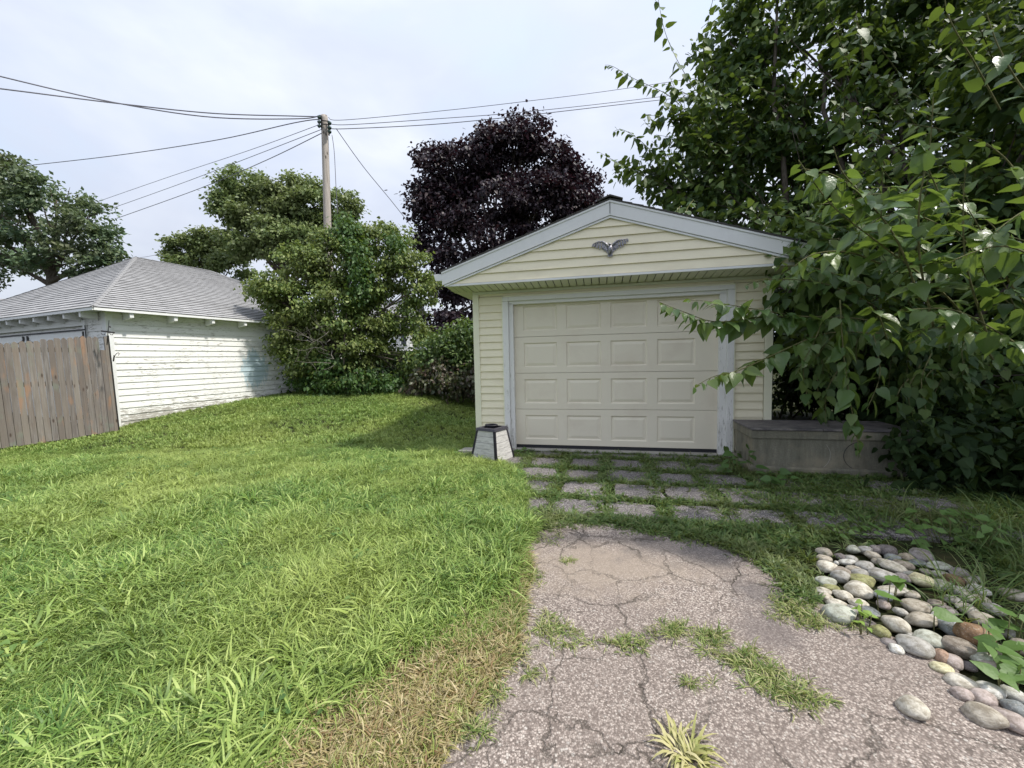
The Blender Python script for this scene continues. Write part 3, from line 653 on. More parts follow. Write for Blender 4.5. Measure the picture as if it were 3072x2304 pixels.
# ================================================================== UTILITY POLE + WIRES
PB = at(985, 760, 13.0); PT = at(973, 347, 13.0); PBg = np.array([PB[0], PB[1], .5])
pole = thing('utility_pole', PBg, 'tall weathered wooden utility pole rising behind the big bush', 'pole')
build(MB().tube([PBg, PB, PT-UZ*.1, PT], [.14, .115, .10, .092], 16), 'pole_shaft', pole_m, pole, True)
ins_m = m_paint('green_insulator', (.03, .06, .05), .1, .3, (.1, .1, .1), .2, 10)
for sg, tops in ((-1, (350, 364, 376)), (1, (367, 381, 393))):
    x0 = 973+sg*11
    for y_ in tops:
        a = at(x0+sg*1, y_, 12.88); b = at(x0+sg*8, y_+5*(1 if sg > 0 else -1)*0+4, 12.84)
        mb = MB().tube([a, a+(b-a)*.25, a+(b-a)*.5, a+(b-a)*.75, b], [.035, .055, .035, .055, .03], 9); build(mb, 'insulator', ins_m, pole, True)
    build(MB().box(at(x0-1, tops[0]-4, 12.9), (.03, 0, 0), (0, .04, 0), (0, 0, -.42)), 'insulator_bracket', iron_m, pole)
build(MB().box(at(962, 362, 12.85), (.26, 0, -.03), (0, .02, 0), (0, 0, .025)), 'pole_band', iron_m, pole); build(MB().box(at(962, 372, 12.85), (.26, 0, -.04), (0, .02, 0), (0, 0, .025)), 'pole_band', iron_m, pole)
wire_m = m_paint('wire_grey', (.17, .17, .20), .1, .5, (.2, .2, .2), .2, 10)
def wire(label, pts, rad, group='overhead wires on the utility pole'):
    P = np.array([at(*q) for q in pts]); m_ = len(P); us = np.linspace(0, m_-1, 34); out = []
    for u in us:
        i = min(int(u), m_-2); f = u-i; a, b, c, d = P[max(i-1, 0)], P[i], P[i+1], P[min(i+2, m_-1)]
        out.append(.5*((2*b)+(-a+c)*f+(2*a-5*b+4*c-d)*f*f+(-a+3*b-3*c+d)*f**3))
    o = build(MB().tube(out, rad, 5), 'overhead_wire', wire_m, None, True); tag(o, label, 'wire', group)
wire('upper twisted cable leaving the frame high at the left', [(-300,150,9),(0,229,9.7),(350,309,11),(640,352,12),(900,356,12.8),(962,345,12.9)], .016)
wire('lower twisted cable that crosses the upper one at the left', [(-300,230,9),(0,266,9.7),(350,310,11),(640,340,12),(880,348,12.8),(962,350,12.9)], .016)
wire('single sagging cable running down to the far left tree', [(70,498,19),(350,466,17),(650,420,15),(880,369,13.2),(962,357,12.9)], .015)
wire('topmost of the three thin wires slanting to the left tree', [(290,606,20),(500,533,18),(750,450,15),(960,373,12.9)], .009)
wire('middle of the three thin wires slanting to the left tree', [(335,625,20),(550,548,18),(780,460,15),(970,386,12.9)], .010)
wire('lowest of the three wires slanting to the left tree', [(350,655,20),(600,565,18),(800,480,15),(970,397,12.9)], .013)
wire('upper of the three wires running right behind the mulberry', [(985,352,12.9),(1030,360,13),(1300,335,13.5),(1560,306,14),(1900,262,15),(2500,170,17)], .009)
wire('middle of the three wires running right behind the mulberry', [(985,370,12.9),(1045,374,13),(1300,357,13.5),(1560,337,14),(1900,300,15),(2500,225,17)], .010)
wire('lowest of the three wires running right behind the mulberry', [(985,385,12.9),(1045,386,13),(1300,373,13.5),(1560,348,14),(1900,309,15),(2500,240,17)], .012)
wire('guy wire dropping steeply right from the pole', [(1008,385,12.95),(1090,500,14),(1180,610,16),(1262,715,18)], .012)
wire('short line hanging straight down beside the pole', [(996,405,12.95),(1003,460,13),(1008,560,13.1),(1013,640,13.2)], .010)
wire('thin low wire in the gap above the shed ridge', [(400,775,24),(440,770,24),(500,758,24)], .010)

# ================================================================== PLANTER, CONCRETE BOX
PC = gnd(1466, 1372); pa = R(-33); pu = np.array([math.cos(pa), math.sin(pa), 0]); pv = np.array([-math.sin(pa), math.cos(pa), 0]); PC = gnd(1493, 1394)-pu*.235+pv*.215; PC[2] = 0
pl = thing('tapered_planter', PC, 'grey wood look tapered planter with dark edges beside the garage door', 'planter')
m, tt = newmat('planter_plank'); q = offs(tt, 9); g_ = tt.noise(tt.map(q, (6, 6, 45), rot=(0, 0, .5)), 1.6, 5, .7, .5)
finish(tt, tt.ramp(g_, [(.3, (.30, .29, .28)), (.55, (.52, .51, .49)), (.75, (.62, .61, .58))]), .7, g_, .3, .003); plk_m = m
frame_m = m_paint('charcoal_plastic', (.045, .043, .055), .2, .5, (.12, .11, .12), .4, 12)
hb, ht, hz_ = .225, .150, .455
def PP(x, y, z): f = hb+(ht-hb)*z/hz_; return PC+pu*x*f+pv*y*f+UZ*z
sides = [((-1,-1),(1,-1)),((1,-1),(1,1)),((1,1),(-1,1)),((-1,1),(-1,-1))]
for (a, b) in sides:
    nr = np.array([a[0]+b[0], a[1]+b[1]])/2; nv = pu*nr[0]+pv*nr[1]
    for k in range(5):
        z0, z1 = .012+k*.083, .012+k*.083+.079
        f_ = .86
        A = lambda c, z: PP(c[0]*(f_ if abs(nr[0]) < .5 else .97), c[1]*(f_ if abs(nr[1]) < .5 else .97), z)
        P = [A(a, z0), A(b, z0), A(b, z1), A(a, z1)]; build(MB().prism(P, -nv*.02), 'planter_board', plk_m, pl)
    o_ = MB(); 
    o_.prism([PP(a[0], a[1], 0), PP(a[0]*.86 if a[0] != b[0] else a[0], a[1]*.86 if a[1] != b[1] else a[1], 0), PP(a[0]*.84 if a[0] != b[0] else a[0], a[1]*.84 if a[1] != b[1] else a[1], hz_-.02), PP(a[0], a[1], hz_-.02)], -nv*.03)
    o_.prism([PP(b[0], b[1], 0), PP(b[0]*.86 if a[0] != b[0] else b[0], b[1]*.86 if a[1] != b[1] else b[1], 0), PP(b[0]*.84 if a[0] != b[0] else b[0], b[1]*.84 if a[1] != b[1] else b[1], hz_-.02), PP(b[0], b[1], hz_-.02)][::-1], -nv*.03)
    build(o_, 'corner_edge', frame_m, pl)
    P = [PP(a[0]*1.06, a[1]*1.06, hz_-.035), PP(b[0]*1.06, b[1]*1.06, hz_-.035), PP(b[0]*1.03, b[1]*1.03, hz_), PP(a[0]*1.03, a[1]*1.03, hz_)]
    Q = [PP(a[0]*.72, a[1]*.72, hz_-.035), PP(b[0]*.72, b[1]*.72, hz_-.035), PP(b[0]*.72, b[1]*.72, hz_), PP(a[0]*.72, a[1]*.72, hz_)]
    build(MB().add(P+Q, [(0,1,2,3),(7,6,5,4),(3,2,6,7),(0,4,5,1)]), 'top_rim', frame_m, pl)
mb = MB().add([PP(x*.73, y*.73, hz_-.06) for x, y in ((-1,-1),(1,-1),(1,1),(-1,1))], [(0,1,2,3)]); build(mb, 'inner_tray', dark_m, pl)
ring = [PC-pu*.03+pv*.03+pu*.085*math.cos(a)+pv*.07*math.sin(a)+UZ*(hz_+.018) for a in np.linspace(0, 2*math.pi, 17)]
build(MB().tube(ring, .012, 6, False), 'pot_rim', dark_m, pl, True)
mb = MB(); c_ = PC-pu*.03+pv*.03
rg = [c_+pu*r_*math.cos(a)+pv*r_*.85*math.sin(a)+UZ*z_ for (r_, z_) in ((.085, hz_+.018), (.07, hz_-.05)) for a in np.linspace(0, 2*math.pi, 16, endpoint=False)]
mb.add(rg, [(i, (i+1) % 16, 16+(i+1) % 16, 16+i) for i in range(16)]); build(mb, 'nursery_pot', dark_m, pl, True)
cb = gnd(1395, 1352, .03); o = build(MB().prism([cb+np.array(q) for q in ((-.1,-.08,-.03),(.12,-.1,-.03),(.2,.12,-.03),(-.02,.14,-.03))], (0,0,.05)), 'concrete_slab', conc_m, bevel=.006); tag(o, 'flat grey concrete slab lying in grass behind the planter', 'slab')

BX0, BX1, BT0, BT1, BH = 3.02, 4.62, -.72, -.10, .52
bx = thing('concrete_box', G(4.1, -.4, 0), 'old grey concrete bin with dark flat lid beside the garage wall', 'concrete box')
build(MB().box(G(BX0, BT0, -.03), GA*(BX1-BX0), GB*(BT1-BT0), UZ*.46), 'box_body', box_m, bx, bevel=.012)
build(MB().box(G(BX0-.05, BT0-.05, -.05), GA*(BX1-BX0+.1), GB*(BT1-BT0+.1), UZ*.13), 'plinth', box_m, bx, bevel=.02)
build(MB().box(G(BX0-.02, BT0-.02, .40), GA*(BX1-BX0+.04), GB*(BT1-BT0+.04), UZ*.095), 'rim_band', box_m, bx, bevel=.008)
x = BX0-.03
while x < BX1: w_ = min(.74, BX1+.03-x); build(MB().box(G(x, BT0-.035, .500), GA*(w_-.006), GB*(BT1-BT0+.07), UZ*.022), 'lid_slab', cap_m, bx, bevel=.005); x += .74
for (cs, rr, a0, a1) in ((4.12, .17, 95, 265), (3.62, .20, -70, 40)):
    arc = [G(cs+rr*math.cos(R(a)), BT0-.002, .22+rr*.95*math.sin(R(a))) for a in np.linspace(a0, a1, 16)]; build(MB().tube(arc, .003, 4), 'scratch_arc', dark_m if a0 > 0 else conc_m, bx)

# ================================================================== FOLIAGE TOOLS
LEAF_HI = (np.array([(0,0,0),(.3,0,-.03),(.65,0,-.07),(1.05,0,-.2),(-.07,.16,.02),(.10,.36,.05),(.42,.37,.03),(.75,.19,-.06),(-.07,-.16,.02),(.10,-.36,.05),(.42,-.37,.03),(.75,-.19,-.06)]),
           [(0,1,5,4),(1,2,6,5),(2,3,7,6),(1,0,8,9),(2,1,9,10),(3,2,10,11)])
LEAF_MD = (np.array([(0,0,0),(.5,0,-.05),(1.0,0,-.16),(.15,.33,.05),(.62,.25,0),(.15,-.33,.05),(.62,-.25,0)]), [(0,1,4,3),(1,2,4),(1,0,5,6),(2,1,6)])
LEAF_LO = (np.array([(0,0,0),(.4,.34,.07),(1,0,-.1),(.4,-.34,.07)]), [(0,2,1),(0,3,2)])
def compound(npair, lw, ll, droop=.25):
    v = []; f = []
    for i in range(npair):
        u = .18+.82*i/(npair-1); z = -droop*u*u; L = ll*(1-.45*abs(u-.45))
        for sg in (-1, 1):
            b = len(v); d = np.array([.42, sg*.9, -.25]); d /= np.linalg.norm(d); p0 = np.array([u, 0, z]); sd = np.array([.9, -sg*.42, 0])*lw
            v += [p0, p0+d*L*.45+sd, p0+d*L, p0+d*L*.45-sd]; f.append((b, b+1, b+2, b+3))
    b = len(v); v += [np.array([0, -.006, 0]), np.array([0, .006, 0]), np.array([.6, 0, -droop*.36]), np.array([1, 0, -droop])]; f.append((b, b+1, b+3, b+2))
    return np.array(v), f
CMP = compound(7, .06, .38)
def norm(a): return a/(np.linalg.norm(a, axis=-1, keepdims=True)+1e-9)
def leaf_arrays(tpl, P, D, Nn, S, wf=None):
    tv, tf = tpl; x = norm(D); y = norm(np.cross(Nn, x)); z = np.cross(x, y); n = len(P); k = len(tv)
    wfa = np.ones(n) if wf is None else wf
    V = P[:, None]+S[:, None, None]*(tv[None, :, 0:1]*x[:, None]+(tv[None, :, 1:2]*wfa[:, None, None])*y[:, None]+tv[None, :, 2:3]*z[:, None])
    return V.reshape(-1, 3)
def leaves_obj(name, tpl, P, D, Nn, S, mat, parent, smooth=True):
    tv, tf = tpl; n = len(P); V = leaf_arrays(tpl, P, D, Nn, S, rng.uniform(.8, 1.15, n)) - base_of(parent)
    fl = np.concatenate([np.array(f) for f in tf]); lt = np.array([len(f) for f in tf])
    FF = (fl[None]+np.arange(n)[:, None]*len(tv)).ravel(); LT = np.tile(lt, n)
    return link(name, mesh_np(name, V, FF, LT, smooth), mat, parent)
def clumps_px(lst): # (px,py,rx,ry,Y[,density])
    out = []
    for q in lst:
        c = at(q[0], q[1], q[4]); out.append((c, q[2]*q[4]/FPX, q[3]*q[4]/FPX, q[5] if len(q) > 5 else 1.0))
    return out
def sample(cl, n, bias=.42, flat=1.0, k=7, spread=.22, rag=.25, gap=.25, gs=1.3, sub=0):
    w_ = np.array([a*b*max(a, b)*.0+(a*b)*d for (_, a, b, d) in cl]); w_ /= w_.sum(); m_ = max(1, n//k)
    idx = rng.choice(len(cl), int(m_*1.7), p=w_); d = norm(rng.normal(size=(len(idx), 3))); r = rng.random(len(idx))**bias
    if sub:
        SCN = []
        for (c, a, b, dd) in cl:
            q = norm(rng.normal(size=(sub, 3)))*(rng.uniform(.35, 1.0, (sub, 1))**.6); SCN.append(q)
        SCN = np.array(SCN); q = SCN[idx, rng.integers(0, sub, len(idx))]; rs = rng.uniform(.16, .34, len(SCN)*sub).reshape(len(SCN), sub)
        v_ = q+norm(rng.normal(size=q.shape))*(rng.random((len(q), 1))**.5)*.30*np.array([1.25, 1.25, .75]); r = np.linalg.norm(v_, axis=1); d = v_/(r[:, None]+1e-9); rag = 0
    C = np.array([c[0] for c in cl])[idx]; A = np.array([c[1] for c in cl])[idx]; B = np.array([c[2] for c in cl])[idx]
    r = r*(1+rag*nz(d*3+C, 1.0, 2.0)); off = np.stack([d[:, 0]*A, d[:, 1]*(A+B)/2*flat, d[:, 2]*B], 1)*r[:, None]
    P = C+off; keep = nz(P, gs, 5.0) > -1+gap*2*rng.random(len(P)); keep |= rng.random(len(P)) < .12
    P, d = P[keep][:m_], d[keep][:m_]
    sp = norm(d*[1, 1, .6]+rng.normal(size=d.shape)*.5)
    P2 = np.repeat(P, k, 0)+rng.normal(size=(len(P)*k, 3))*spread*np.array([1, 1, .6]); D2 = norm(np.repeat(sp, k, 0)+rng.normal(size=(len(P)*k, 3))*.6)
    return P2, D2
def crown(name, cl, n, size, mat, parent, tpl=LEAF_MD, droop=.5, up=.7, kind=None, **kw):
    P, D = sample(cl, n, **kw); D = norm(D+np.array([0, 0, -droop])); Nn = norm(rng.normal(size=P.shape)*.55+np.array([0, 0, up])+D*[.3,.3,0])
    S = size*rng.uniform(.65, 1.25, len(P)); P = P.copy(); gnz = gz(P[:, 0], P[:, 1]); k = P[:, 2] > gnz+.02
    o = leaves_obj(name, tpl, P[k], D[k], Nn[k], S[k], mat, parent); 
    if kind: tag(o, kind=kind)
    return o
def limb(a, b, r0, r1, n=6, wob=.08, sag=0.0):
    a, b = np.asarray(a, float), np.asarray(b, float); L = np.linalg.norm(b-a); pts = []
    w1 = rng.normal(size=3)*wob*L; w2 = rng.normal(size=3)*wob*L*.5
    for i in range(n+1):
        u = i/n; pts.append(a+(b-a)*u+w1*math.sin(math.pi*u)*.6+w2*math.sin(2*math.pi*u)*.6+UZ*sag*math.sin(math.pi*u))
    return pts, [r0+(r1-r0)*i/n for i in range(n+1)]
def skeleton(parent, base, fork, cl, r, mat, twigs=5, tr=.35, wob=.06, leanfork=None):
    mb = MB(); p, rr = limb(base, fork, r, r*.75, 6, .03); mb.tube(p, rr, 10); build(mb, 'trunk', mat, parent, True)
    mb = MB()
    for (c, a, b, d) in cl:
        s_ = np.array(fork)+(np.array(base)-fork)*rng.uniform(0, .25); q, rr = limb(s_, c, r*rng.uniform(.35, .55), r*.12, 7, wob, .1); mb.tube(q, rr, 7)
        for k in range(twigs):
            st = q[rng.integers(3, 8)]; dd = norm(rng.normal(size=3)+[0, 0, .5]); e = c+dd*np.array([a, a, b])*rng.uniform(.6, .95); q2, r2 = limb(st, e, r*.13, r*.03, 5, .08, .05); mb.tube(q2, r2, 5)
    build(mb, 'branches', mat, parent, True)

# ================================================================== BACKGROUND TREES
cl = clumps_px([(60,545,110,60,20),(170,600,90,55,20),(265,650,60,45,20),(60,680,110,60,20,.8),(200,700,100,50,20,.8),(310,730,42,50,20),(210,790,110,45,20,.8),(320,790,35,30,20),(60,800,100,50,21,.6),(-90,560,110,110,21),(-90,760,120,100,21),(10,490,60,28,20),(-230,680,130,200,22)])
tb = at(120, 930, 20.5); tb[2] = .4; tr1 = thing('locust_tree', tb, 'feathery green tree with spreading open crown left of the shed roof', 'tree')
skeleton(tr1, tb, at(150, 770, 20.5), cl, .24, bark_m, 6, wob=.05); crown('crown', cl, 34000, .21, loc_m, tr1, LEAF_LO, .3, .8, k=14, spread=.20, gap=.25, gs=1.0, bias=.6, sub=14)
cl = clumps_px([(740,555,65,42,22),(850,560,70,45,22),(690,625,50,40,22),(800,650,100,60,22),(940,620,75,60,22),(1035,625,38,42,22),(870,730,130,70,22),(1000,700,80,50,22),(730,720,60,50,22,.8)])
tb = at(850, 950, 22.5); tb[2] = .6; t2 = thing('tall_sumac_tree', tb, 'tall light green feathery tree behind the shed roof and pole', 'tree')
skeleton(t2, tb, at(860, 830, 22.5), cl, .22, bark_m, 5); crown('crown', cl, 42000, .20, hvn_m, t2, LEAF_LO, .4, .8, k=14, spread=.20, gap=.15, gs=1.0, bias=.6, sub=17)
cl = clumps_px([(560,735,45,32,24),(630,715,42,28,24),(600,785,85,30,24),(690,800,50,50,24),(520,770,25,18,24)])
tb = at(640, 950, 24.5); tb[2] = .6; t3 = thing('small_sumac_tree', tb, 'lower feathery tree peeping above the far end of the shed ridge', 'tree')
skeleton(t3, tb, at(650, 850, 24.5), cl, .14, bark_m, 4); crown('crown', cl, 12000, .20, hvn_m, t3, LEAF_LO, .4, .8, k=14, spread=.2, gap=.1, gs=.8, bias=.6, sub=16)
cl = clumps_px([(1565,405,30,28,22),(1470,425,30,25,22),(1600,420,35,30,22),(1550,420,95,60,22),(1300,470,45,25,22),(1270,600,45,40,22),(1455,430,60,40,22),(1650,470,70,55,22),(1410,480,85,60,22),(1690,550,75,65,22),(1755,560,40,40,22),(1345,505,65,50,22),(1290,560,45,35,22),(1340,640,85,75,22),(1480,580,140,100,22),(1620,620,120,90,22),(1290,720,50,40,22),(1430,740,130,90,22),(1560,760,120,80,22),(1370,850,80,60,22),(1420,920,110,60,22),(1340,980,70,50,21),(1740,650,80,60,22)])
tb = at(1500, 1050, 22.5); tb[2] = .6; t4 = thing('purple_maple_tree', tb, 'large dark purple maple tree behind the yellow garage', 'tree')
skeleton(t4, tb, at(1500, 820, 22.5), cl, .28, bark_m, 4); crown('crown', cl, 60000, .20, maple_m, t4, LEAF_MD, .5, .7, k=12, spread=.24, gap=.0, gs=1.0, bias=.75, sub=24)
cl = [(np.array([x, 62+8*math.sin(x), 1.5]), 6, 3.3+1.6*math.sin(x*.7), 1.0) for x in np.arange(-95, 70, 7)]
o = crown('distant_trees', cl, 9000, .8, far_m, None, LEAF_LO, .2, .5, k=5, spread=.8, gap=.1); tag(o, 'hazy line of far off trees on the horizon', 'tree line', None, 'stuff')

# neighbouring house behind the bush, house at the far left, rear fence
def house(nm, label, P0, du, wd, dp, hw, hr, wallm, roofm, win):
    th_ = thing(nm, P0, label, 'house'); du = norm(np.array([*du, 0.])); dv_ = np.array([-du[1], du[0], 0.])
    H = lambda u, v, z: P0+du*u+dv_*v+UZ*z
    build(MB().box(H(0, 0, 0), du*wd, dv_*dp, UZ*hw), 'wall', wallm, th_)
    k = 0
    while k*.16 < hw-.2: build(MB().box(H(-.01, -.02, .02+k*.16), du*(wd+.02), dv_*.018, UZ*.148), 'siding_board', wallm, th_); k += 1
    build(MB().prism([H(-.3, -.4, hw-.05), H(-.3, dp+.4, hw-.05), H(-.3, dp/2, hw+hr)], du*(wd+.6)), 'roof', roofm, th_)
    for (u, z, w_, h_) in win:
        f = build(MB().box(H(u, -.05, z), du*w_, dv_*.04, UZ*h_), 'window', white_m, th_)
        build(MB().box(H(u+.06, -.06, z+.06), du*(w_-.12), dv_*.012, UZ*(h_-.12)), 'pane', glass_m, f)
P0 = at(1080, 1020, 19); P0[2] = .5
house('neighbour_house', 'white sided house glimpsed through the gap beside the big bush', P0, (1, .1), 2.3, 6, 3.0, 1.2, white_m, grayroof_m, [(1.85, 1.6, .35, .8)])
P0 = at(-330, 1000, 27); P0[2] = .3
house('grey_roofed_house', 'grey roofed house at the far left behind the shed', P0, (.9, .42), 9.3, 7, 4.0, 2.6, white_m, grayroof_m, [(5, 1.5, .9, 1.2)])
ra, rb = at(1085, 1130, 13.2), at(1500, 1130, 13.2); ra[2] = rb[2] = .5
rf = thing('rear_fence', ra, 'dark aged wooden fence in the gap behind the bushes', 'fence'); n_ = 32
darkwood_m = m_bark('dark_aged_timber', (.035, .03, .03), (.10, .09, .085))
for k in range(n_):
    p_ = ra+(rb-ra)*k/n_; build(MB().box(p_+UZ*-.1, (rb-ra)/n_*.93, np.array([0, -.02, 0]), UZ*(1.25+random.uniform(-.03, .03))), 'fence_plank', darkwood_m, rf)

# ================================================================== BUSHES
cl = clumps_px([(1060,725,55,50,11.8),(1130,720,70,45,11.8),(1215,800,70,50,11.6),(1255,860,50,55,11.5),(1200,720,35,45,11.8,.8),(1120,850,75,75,11.6),(1010,800,90,75,11.5),(905,785,75,55,11.3),(830,860,75,55,11),(780,880,40,30,11,.8),(900,900,100,80,11.2),(1010,920,110,90,11.3),(1110,960,75,70,11.5),(870,980,60,50,11),(1150,1050,45,40,11.6),(950,1030,70,55,11.2),(1080,1050,70,60,11.3),(1240,930,35,40,11.5),(985,720,40,35,11.6),(930,1090,70,50,11.2),(1050,1120,80,45,11.2),(860,1050,40,45,11.0),(1290,850,20,30,11.5),(1255,1000,30,45,11.5),(1230,1090,40,45,11.4),(1190,980,35,40,11.6),(770,860,30,25,10.9),(1150,690,30,25,11.8)])
tb = at(975, 1180, 11.4); tb[2] = float(gz(tb[0], tb[1])); b1 = thing('olive_bush_tree', tb, 'big olive green bushy small tree at the end of the shed', 'tree')
skeleton(b1, tb, at(1000, 1020, 11.4), cl, .11, bark_m, 7); crown('crown', cl, 48000, .09, bush_m, b1, LEAF_MD, .8, .55, k=8, spread=.10, gap=.15, gs=2.2, bias=.55, sub=26)
mb = MB()
for k in range(13):
    a = at(rng.uniform(930, 1010), rng.uniform(960, 1110), 10.5); b = a+np.array([rng.uniform(-1.1, .35), -rng.uniform(0, .5), rng.uniform(-.35, .55)]); p_, r_ = limb(a, b, .010, .003, 6, .12); mb.tube(p_, r_, 4)
    for j in range(3):
        s_ = p_[rng.integers(2, 6)]; q_, r_ = limb(s_, s_+rng.normal(size=3)*.2, .004, .0015, 4, .15); mb.tube(q_, r_, 3)
build(mb, 'dead_twigs', twig_m, b1, True)
cl = clumps_px([(1045,690,40,40,11.2),(1065,750,45,45,10.9),(1085,820,35,50,10.8),(1030,660,20,20,11.3),(1080,880,25,30,10.8),(1190,735,25,35,11.2),(1060,1140,70,45,10.9),(975,1160,45,28,10.8),(1150,1150,45,35,10.9),(1000,1100,70,40,11.0),(1200,1165,30,25,10.9),(900,1150,40,25,11.1)])
tb = at(1040, 1180, 10.9); tb[2] = .45; v1 = thing('climbing_vine', tb, 'dark green vine climbing the bush next to the utility pole', 'vine')
mb = MB(); p_, r_ = limb(tb, at(1050, 700, 11.1), .03, .012, 12, .03); mb.tube(p_, r_, 6); build(mb, 'stem', bark_m, v1, True)
crown('foliage', cl, 6000, .10, vine_m, v1, LEAF_MD, 1.0, .4, k=6, spread=.1, gap=.1, bias=.6)
cl = clumps_px([(1400,1000,60,45,10.9),(1330,1030,60,45,10.9),(1440,1060,70,80,11),(1290,1070,45,35,10.8),(1370,1080,70,50,10.8)])
tb = at(1360, 1190, 10.8); tb[2] = .4; sh = thing('mixed_shrub', tb, 'dense shrub with green top and reddish lower leaves beside the garage', 'shrub')
skeleton(sh, tb, at(1365, 1130, 10.9), cl, .05, bark_m, 4); crown('upper_foliage', cl, 7500, .095, shrub_m, sh, LEAF_MD, .6, .6, k=6, spread=.1, gap=.15, bias=.6)
cl = clumps_px([(1290,1130,50,45,10.6),(1370,1150,80,45,10.5),(1440,1140,60,60,10.6),(1330,1110,60,40,10.8),(1250,1160,35,30,10.6)]); crown('lower_foliage', cl, 6000, .105, shrubr_m, sh, LEAF_MD, .8, .5, k=6, spread=.1, gap=.1, bias=.6)
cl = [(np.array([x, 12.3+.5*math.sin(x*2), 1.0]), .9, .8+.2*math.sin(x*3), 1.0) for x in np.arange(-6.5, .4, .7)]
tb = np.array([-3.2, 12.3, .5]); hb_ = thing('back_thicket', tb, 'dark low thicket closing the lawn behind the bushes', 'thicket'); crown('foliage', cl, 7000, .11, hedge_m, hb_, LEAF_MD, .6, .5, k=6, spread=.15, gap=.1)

# ================================================================== MULBERRY
mbase = at(2790, 1500, 6.6); mbase[2] = 0
mul = thing('mulberry_tree', mbase, 'huge leafy mulberry tree overhanging the right of the garage and driveway', 'tree')
cl = clumps_px([(2190,130,90,120,8.3,.8),(2330,70,130,120,8),(2600,60,200,130,7.5),(2900,60,220,130,7,.8),(3200,100,250,200,6.5,.8),(2090,470,100,70,8.2),(1950,500,60,45,8.4,.8),(2020,560,110,45,8.2),(2170,330,110,120,8.3),(2300,250,120,130,8),(2330,450,170,120,7.8),(2550,280,180,140,7.4),(2560,480,190,120,7.2),
    (2830,260,180,130,6.9,.62),(2860,480,190,130,6.8,.75),(3100,480,180,180,6.2,.6),(2160,560,120,55,8),(2330,620,140,50,7.6),(2500,690,130,60,7.2),(2640,740,120,90,6.8),(2850,760,180,130,6.4),(3120,780,180,180,6),(2560,880,90,80,6.6),(2700,940,130,110,6.4),(2900,1000,170,130,6.1),(3150,1050,180,200,5.8),(2480,960,60,70,6.8),(2150,600,110,35,7.4),(2270,650,110,40,7.0),(2420,700,110,45,6.7),(2560,760,110,60,6.3),(2600,1000,130,100,5.6),(2450,1050,60,70,5.9),(2750,1100,130,120,5.3),(2950,1150,150,120,5.0),(2700,600,200,120,6.2),(2470,770,80,45,4.9,2.5),(2440,860,55,45,4.7,2.5),(2560,850,80,80,4.8,1.0),(2520,700,90,45,5.2,1.5),(2390,745,40,25,5.1,3),(2950,650,180,140,5.8)])
for (x_, y_, z_, a_) in ((7.2, 4.6, 4.6, 1.5), (8.6, 3.4, 4.6, 1.6), (7.4, 2.4, 4.9, 1.3), (9.2, 1.6, 4.4, 1.6), (8.8, 5.6, 3.4, 1.6), (6.6, 4.2, 6.6, 1.5), (10, 4, 6, 1.8), (10.5, 2, 2.5, 1.6), (8.0, 1.0, 6.0, 1.4)):  # crown carried on out of view, placed to shade the hedge
    cl.append((np.array([x_, y_, z_]), a_, a_*.85, 1.0))
fork = at(2770, 1150, 6.6)
mb = MB(); 
for q in range(4):
    p_, r_ = limb(mbase+rng.normal(size=3)*[.2, .2, 0], fork+rng.normal(size=3)*.3, .10, .07, 6, .05); mb.tube(p_, r_, 9)
build(mb, 'trunk', bark_m, mul, True)
mb = MB()
for (c, a, b, d) in cl:
    q, rr = limb(fork+rng.normal(size=3)*.2, c, .05, .012, 8, .06, .15); mb.tube(q, rr, 6)
    for k in range(6):
        st = q[rng.integers(3, 9)]; dd = norm(rng.normal(size=3)+[-.3, 0, .6]); e = c+dd*np.array([a, a, b]); q2, r2 = limb(st, e, .013, .003, 5, .06, .05); mb.tube(q2, r2, 4)
for path in ([(2360,640,7),(2350,480,7.2),(2320,300,7.4),(2330,60,7.6),(2335,-60,7.7)], [(2560,650,6.8),(2520,480,7),(2470,330,7.2),(2480,150,7.4)], [(2700,700,6.6),(2620,500,6.8),(2600,350,7)]):
    mb.tube([at(*q) for q in path], [.05, .042, .034, .024, .016][:len(path)], 8)
build(mb, 'branches', bark_m, mul, True)
crown('crown', cl, 78000, .145, mul_m, mul, LEAF_MD, .75, .65, kind='stuff', k=7, spread=.15, gap=.15, gs=1.5, bias=.7, sub=14)
